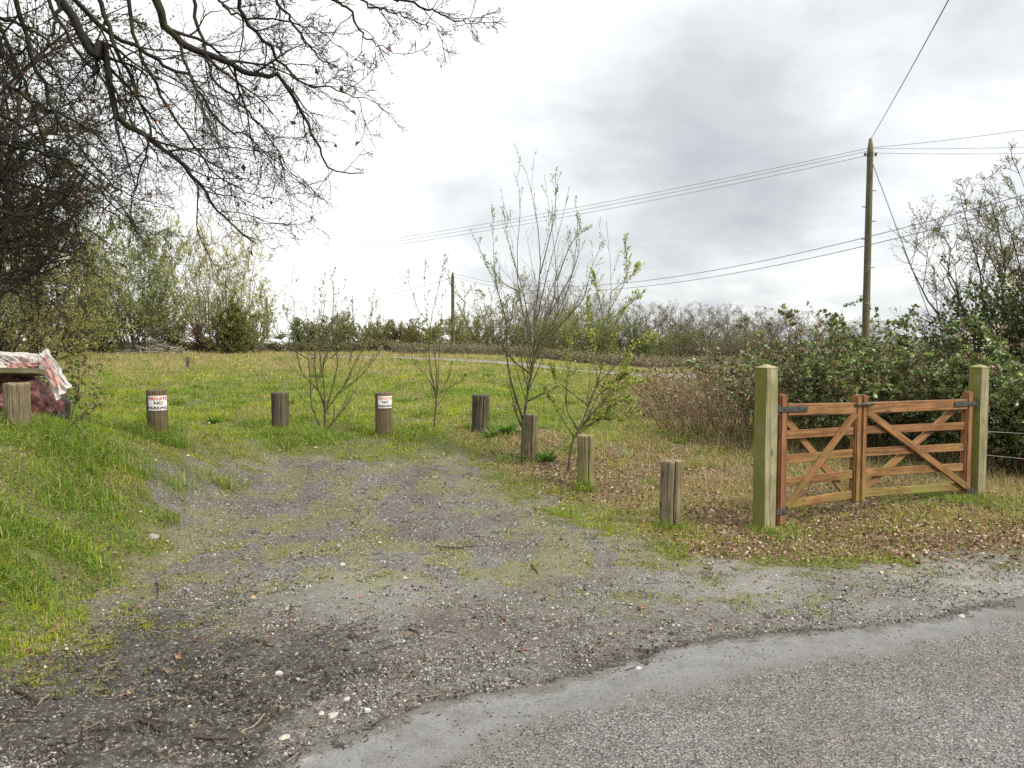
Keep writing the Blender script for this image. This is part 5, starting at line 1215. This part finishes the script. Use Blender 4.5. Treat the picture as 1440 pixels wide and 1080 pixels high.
# dock and weed plants at bollard feet
def weed(px, py, s, n_, label, cols):
    p = at(px, py); a = rng.uniform(0, 2 * PI, n_)
    d_ = np.stack([np.cos(a), np.sin(a), .5 + .7 * rng.random(n_)], 1); q = p + d_ * [.02, .02, 0] * s
    V, Fc = leaves(np.repeat(q, 1, 0), nrm(d_), s * (.5 + .7 * rng.random(n_)), .38, .4, .15)
    o = MB().add(V, Fc, col=pick(cols, n_, 4)).build('dock_plant', M['sprout'], origin=p); tag(o, label, 'weed', 'leafy weeds by the bollards')
GC = [[.09, .17, .03], [.12, .21, .04], [.07, .13, .025]]
weed(712, 612, .20, 46, 'leafy dock plant at the foot of the dark weathered bollard', GC)
weed(690, 616, .14, 30, 'small dock plant just in front of the dark weathered bollard', GC)
weed(768, 650, .16, 34, 'leafy weed right of the grey-brown bollard', GC)
weed(812, 606, .14, 24, 'weed standing behind the mossy bollard among dead leaves', GC)
weed(300, 596, .12, 24, 'low weed in the grass between the clean-notice and dark bollards', GC)

# ------------------------------------------------------------------ rubbish heap at the left
def lump(c, sx, sy, sz, seed, amp=.35, sub=5):
    bm = bmesh.new(); bmesh.ops.create_icosphere(bm, subdivisions=sub, radius=1)
    V = np.array([v.co[:] for v in bm.verts]); Fc = np.array([[v.index for v in f.verts] for f in bm.faces]); bm.free()
    f = 1 + amp * (fbm(V[:, 0] * 1.6 + seed, V[:, 1] * 1.6 + V[:, 2] * 1.3, seed, 4) - .5) * 2 - .22 * (1 - 2 * np.abs(fbm(V[:, 0] * 2.6 + V[:, 2] * 2, V[:, 1] * 2.6 + V[:, 2], seed + 7, 3) - .5)) ** 4 + .10 * (fbm(V[:, 0] * 5 + V[:, 2] * 5, V[:, 1] * 5, seed + 3, 2) - .5)
    V = np.sign(V) * np.abs(V) ** .75 * f[:, None]
    return np.asarray(c) + V * [sx, sy, sz], Fc
def sheet(c, ux, uy, nu, nv, amp, seed, th=.006, hang=0.):
    """crumpled plastic sheet, with thickness"""
    u, v = np.meshgrid(np.linspace(0, 1, nu), np.linspace(0, 1, nv), indexing='ij')
    P_ = np.asarray(c) + u[..., None] * ux + v[..., None] * uy
    w = nrm(np.cross(ux, uy)[None])[0]
    n_ = np.abs(fbm(u * 1.8 + seed, v * 5.5, seed, 3) - .5) * 2.4 + .22 * np.abs(fbm(u * 9, v * 9, seed + 4, 2) - .5)
    P_ = P_ + w * (amp * (n_ - .3))[..., None]; P_[..., 2] -= hang * u ** 2
    P_ = P_ + (fbm(u * 6, v * 6, seed + 9, 3)[..., None] - .5) * uy * .25
    V = np.concatenate([P_.reshape(-1, 3), P_.reshape(-1, 3) - w * th]); m_ = nu * nv
    i = np.arange(m_).reshape(nu, nv); a = np.stack([i[:-1, :-1], i[1:, :-1], i[1:, 1:], i[:-1, 1:]], -1).reshape(-1, 4)
    rim = np.concatenate([i[0, :], i[1:, -1], i[-1, -2::-1], i[-2:0:-1, 0]]); r2 = np.roll(rim, -1)
    return V, [np.concatenate([a, a[:, ::-1] + m_, np.stack([rim, rim + m_, r2 + m_, r2], 1)])]
DH = 7.2
GRP = 'rubbish heaped on the left bank'
def rub(name, V, Fc, mat, label, cat, smooth=True, **at_):
    o = MB().add(V, Fc, **at_).build(name, mat, origin=V.min(0) * [0, 0, 1] + V.mean(0) * [1, 1, 0]); tag(o, label, cat, GRP); return o
c = pt(15, 545, DH); c[2] = float(hgt(c[0], c[1])) + .05
V, Fc = lump(c, .40, .34, .36, 3); rub('rubble_sack', V, Fc, M['redbag'], 'dark red woven sack at the bottom of the rubbish heap', 'sack')
c2 = pt(-25, 522, DH + .15); c2 = pt(-25, 532, DH + .1); V, Fc = lump(c2, .45, .3, .075, 5); rub('rubble_sack', V, Fc, M['redbag'], 'crumpled dark red sack under the plank on the heap', 'sack')
c3 = pt(62, 545, DH + .2); c3[2] = float(hgt(c3[0], c3[1])) + .02; V, Fc = lump(c3, .18, .3, .31, 8); rub('rubble_sack', V, Fc, flat_mat('black_gap_shade', (.03, .025, .022), .6, 0, .4, 12.), 'black lump standing in for the dark gap at the right of the heap', 'sack')  # added lump, coloured black to stand for the shaded gap beside the sacks
c4 = pt(6, 509, DH + .1); V, Fc = lump(c4, .26, .22, .10, 12); rub('plastic_bag', V, Fc, M['white_sheet'], 'dirty white plastic bag on top of the heap', 'bag')
c5 = pt(36, 517, DH + .05); V, Fc = lump(c5, .14, .2, .06, 15); rub('plastic_bag', V, Fc, M['pink_sheet'], 'faded red plastic bag above the plank end', 'bag')
q0, q1 = pt(-80, 521, DH - .1), pt(58, 523, DH - .22); V, Fc, gr = beam(q0, q1, .05, .13, (0, -1, .2), .004); rub('timber_plank', V, Fc, M['plank'], 'weathered timber plank lying across the rubbish heap', 'plank', grain=gr)
a0 = pt(46, 508, DH + .1); V, Fc = sheet(a0, pt(80, 556, DH - .25) - a0, np.array([.10, .06, .12]), 30, 14, .05, 21, hang=.04); rub('plastic_sheet', V, Fc, M['white_sheet'], 'white crumpled plastic sheet sliding off the right of the heap', 'plastic sheet')
a0 = pt(55, 507, DH + .02); V, Fc = sheet(a0, pt(75, 543, DH - .25) - a0, np.array([.055, .02, .05]), 24, 8, .03, 23, hang=.02); rub('plastic_sheet', V, Fc, M['pink_sheet'], 'strip of red printed plastic lying on the white sheet', 'plastic sheet')
# bare dark briar beside the heap
mb = MB()
for path in ([(84, 625), (96, 604), (110, 588), (124, 576), (150, 568)], [(62, 618), (57, 600), (52, 582)], [(86, 575), (98, 588), (112, 604), (122, 618)], [(105, 592), (118, 590)], [(140, 650), (152, 636), (160, 632)]):
    P_ = resample([pt(a_, b_, 6.3 + .02 * i_) for i_, (a_, b_) in enumerate(path)], 10); V, Fc = tubes(P_[None], np.linspace(.006, .0025, 10)[None], 5); mb.add(V, Fc)
    T, R_ = spawn(P_[None], np.linspace(.006, .0025, 10)[None], 5, .2, 1, .9, .3, .25, .3, 4, 0, .1, .6, .0018); V, Fc = tubes(T, R_, 4); mb.add(V, Fc)
o = mb.build('bare_briar', M['darkbark'], origin=G(*pt(90, 620, 6.3)[:2])); tag(o, 'dark leafless briar stems crossing in the grass right of the heap', 'briar')

# ------------------------------------------------------------------ light, sky, camera
SUN_EL, SUN_AZ = math.radians(46), math.radians(118)      # azimuth from +Y towards +X
w = bpy.data.worlds.new('World'); S.world = w; w.use_nodes = True
nt = w.node_tree; nt.nodes.clear(); out = nt.nodes.new('ShaderNodeOutputWorld'); bg = nt.nodes.new('ShaderNodeBackground')
sky = nt.nodes.new('ShaderNodeTexSky'); sky.sky_type = 'NISHITA'; sky.sun_disc = False; sky.sun_elevation = SUN_EL; sky.sun_rotation = SUN_AZ
dv = nd(nt, 'ShaderNodeTexCoord').outputs['Generated']
sx = nd(nt, 'ShaderNodeSeparateXYZ', {0: dv}); zc = math_(nt, 'MAXIMUM', sx.outputs[2], 0.)
den = math_(nt, 'ADD', zc, .34)
cv = nd(nt, 'ShaderNodeCombineXYZ', {0: math_(nt, 'DIVIDE', sx.outputs[0], den), 1: math_(nt, 'DIVIDE', sx.outputs[1], den), 2: 0.}).outputs[0]
n1 = noise(nt, cv, 1.5, 7, .52, .35); n2 = noise(nt, cv, 4.2, 6, .55, .3)
f = math_(nt, 'ADD', math_(nt, 'MULTIPLY', n1, .7), math_(nt, 'MULTIPLY', n2, .3))
def lobe(px, py, sharp, amt):
    d_ = ray(px, py); d_ = d_ / np.linalg.norm(d_)
    dot = nd(nt, 'ShaderNodeVectorMath', {0: nd(nt, 'ShaderNodeVectorMath', {0: dv}, operation='NORMALIZE').outputs[0], 1: tuple(d_)}, operation='DOT_PRODUCT').outputs['Value']
    return math_(nt, 'MULTIPLY', math_(nt, 'POWER', math_(nt, 'MAXIMUM', dot, 0.), sharp), amt)
for a_ in ((1010, 290, 90., -.20), (700, 330, 110., -.15), (1290, 230, 50., -.05), (900, 160, 200., -.06), (330, 200, 16., .15), (620, 60, 40., .06), (1000, 60, 60., .03), (980, 430, 140., .12), (560, 430, 160., .10), (1380, 60, 60., .04)):
    f = math_(nt, 'ADD', f, lobe(*a_))
cl = ramp(nt, f, [(.20, (.46, .485, .51)), (.38, (.63, .655, .68)), (.50, (.84, .86, .875)), (.62, (1.08, 1.08, 1.07))])
gain = math_(nt, 'ADD', 1., math_(nt, 'MULTIPLY', math_(nt, 'SUBTRACT', zc, .36), 3.6))
gain = math_(nt, 'MAXIMUM', gain, 1.0)
cl = mix(nt, 1., cl, nd(nt, 'ShaderNodeCombineColor', {0: gain, 1: gain, 2: gain}).outputs[0], 'MULTIPLY')
cl10 = mix(nt, 1., cl, (5.95, 5.95, 5.9), 'MULTIPLY')
fin = mix(nt, .94, sky.outputs[0], cl10)
nt.links.new(fin, bg.inputs[0]); bg.inputs[1].default_value = .1
nt.links.new(bg.outputs[0], out.inputs[0])
sl = bpy.data.lights.new('sun', 'SUN'); sl.energy = 2.6; sl.angle = math.radians(11); sl.color = (1., .93, .80)
so = bpy.data.objects.new('sun', sl); COL.objects.link(so)
sd = Vector((math.sin(SUN_AZ) * math.cos(SUN_EL), math.cos(SUN_AZ) * math.cos(SUN_EL), math.sin(SUN_EL)))
so.rotation_euler = sd.to_track_quat('Z', 'Y').to_euler(); so.location = (0, 0, 30)

cam = bpy.data.cameras.new('camera'); co = bpy.data.objects.new('camera', cam); COL.objects.link(co)
cam.sensor_width = 36; cam.lens = 36 * F / 1440; cam.clip_end = 3000; cam.clip_start = .05
co.location = (0, 0, CAM_Z); co.rotation_euler = (PI / 2 - TH, 0, 0); S.camera = co
S.view_settings.view_transform = 'Standard'; S.view_settings.look = 'None'; S.view_settings.exposure = .95; S.view_settings.gamma = 1
S.render.engine = 'CYCLES'; S.cycles.max_bounces = 6; S.cycles.use_denoising = False
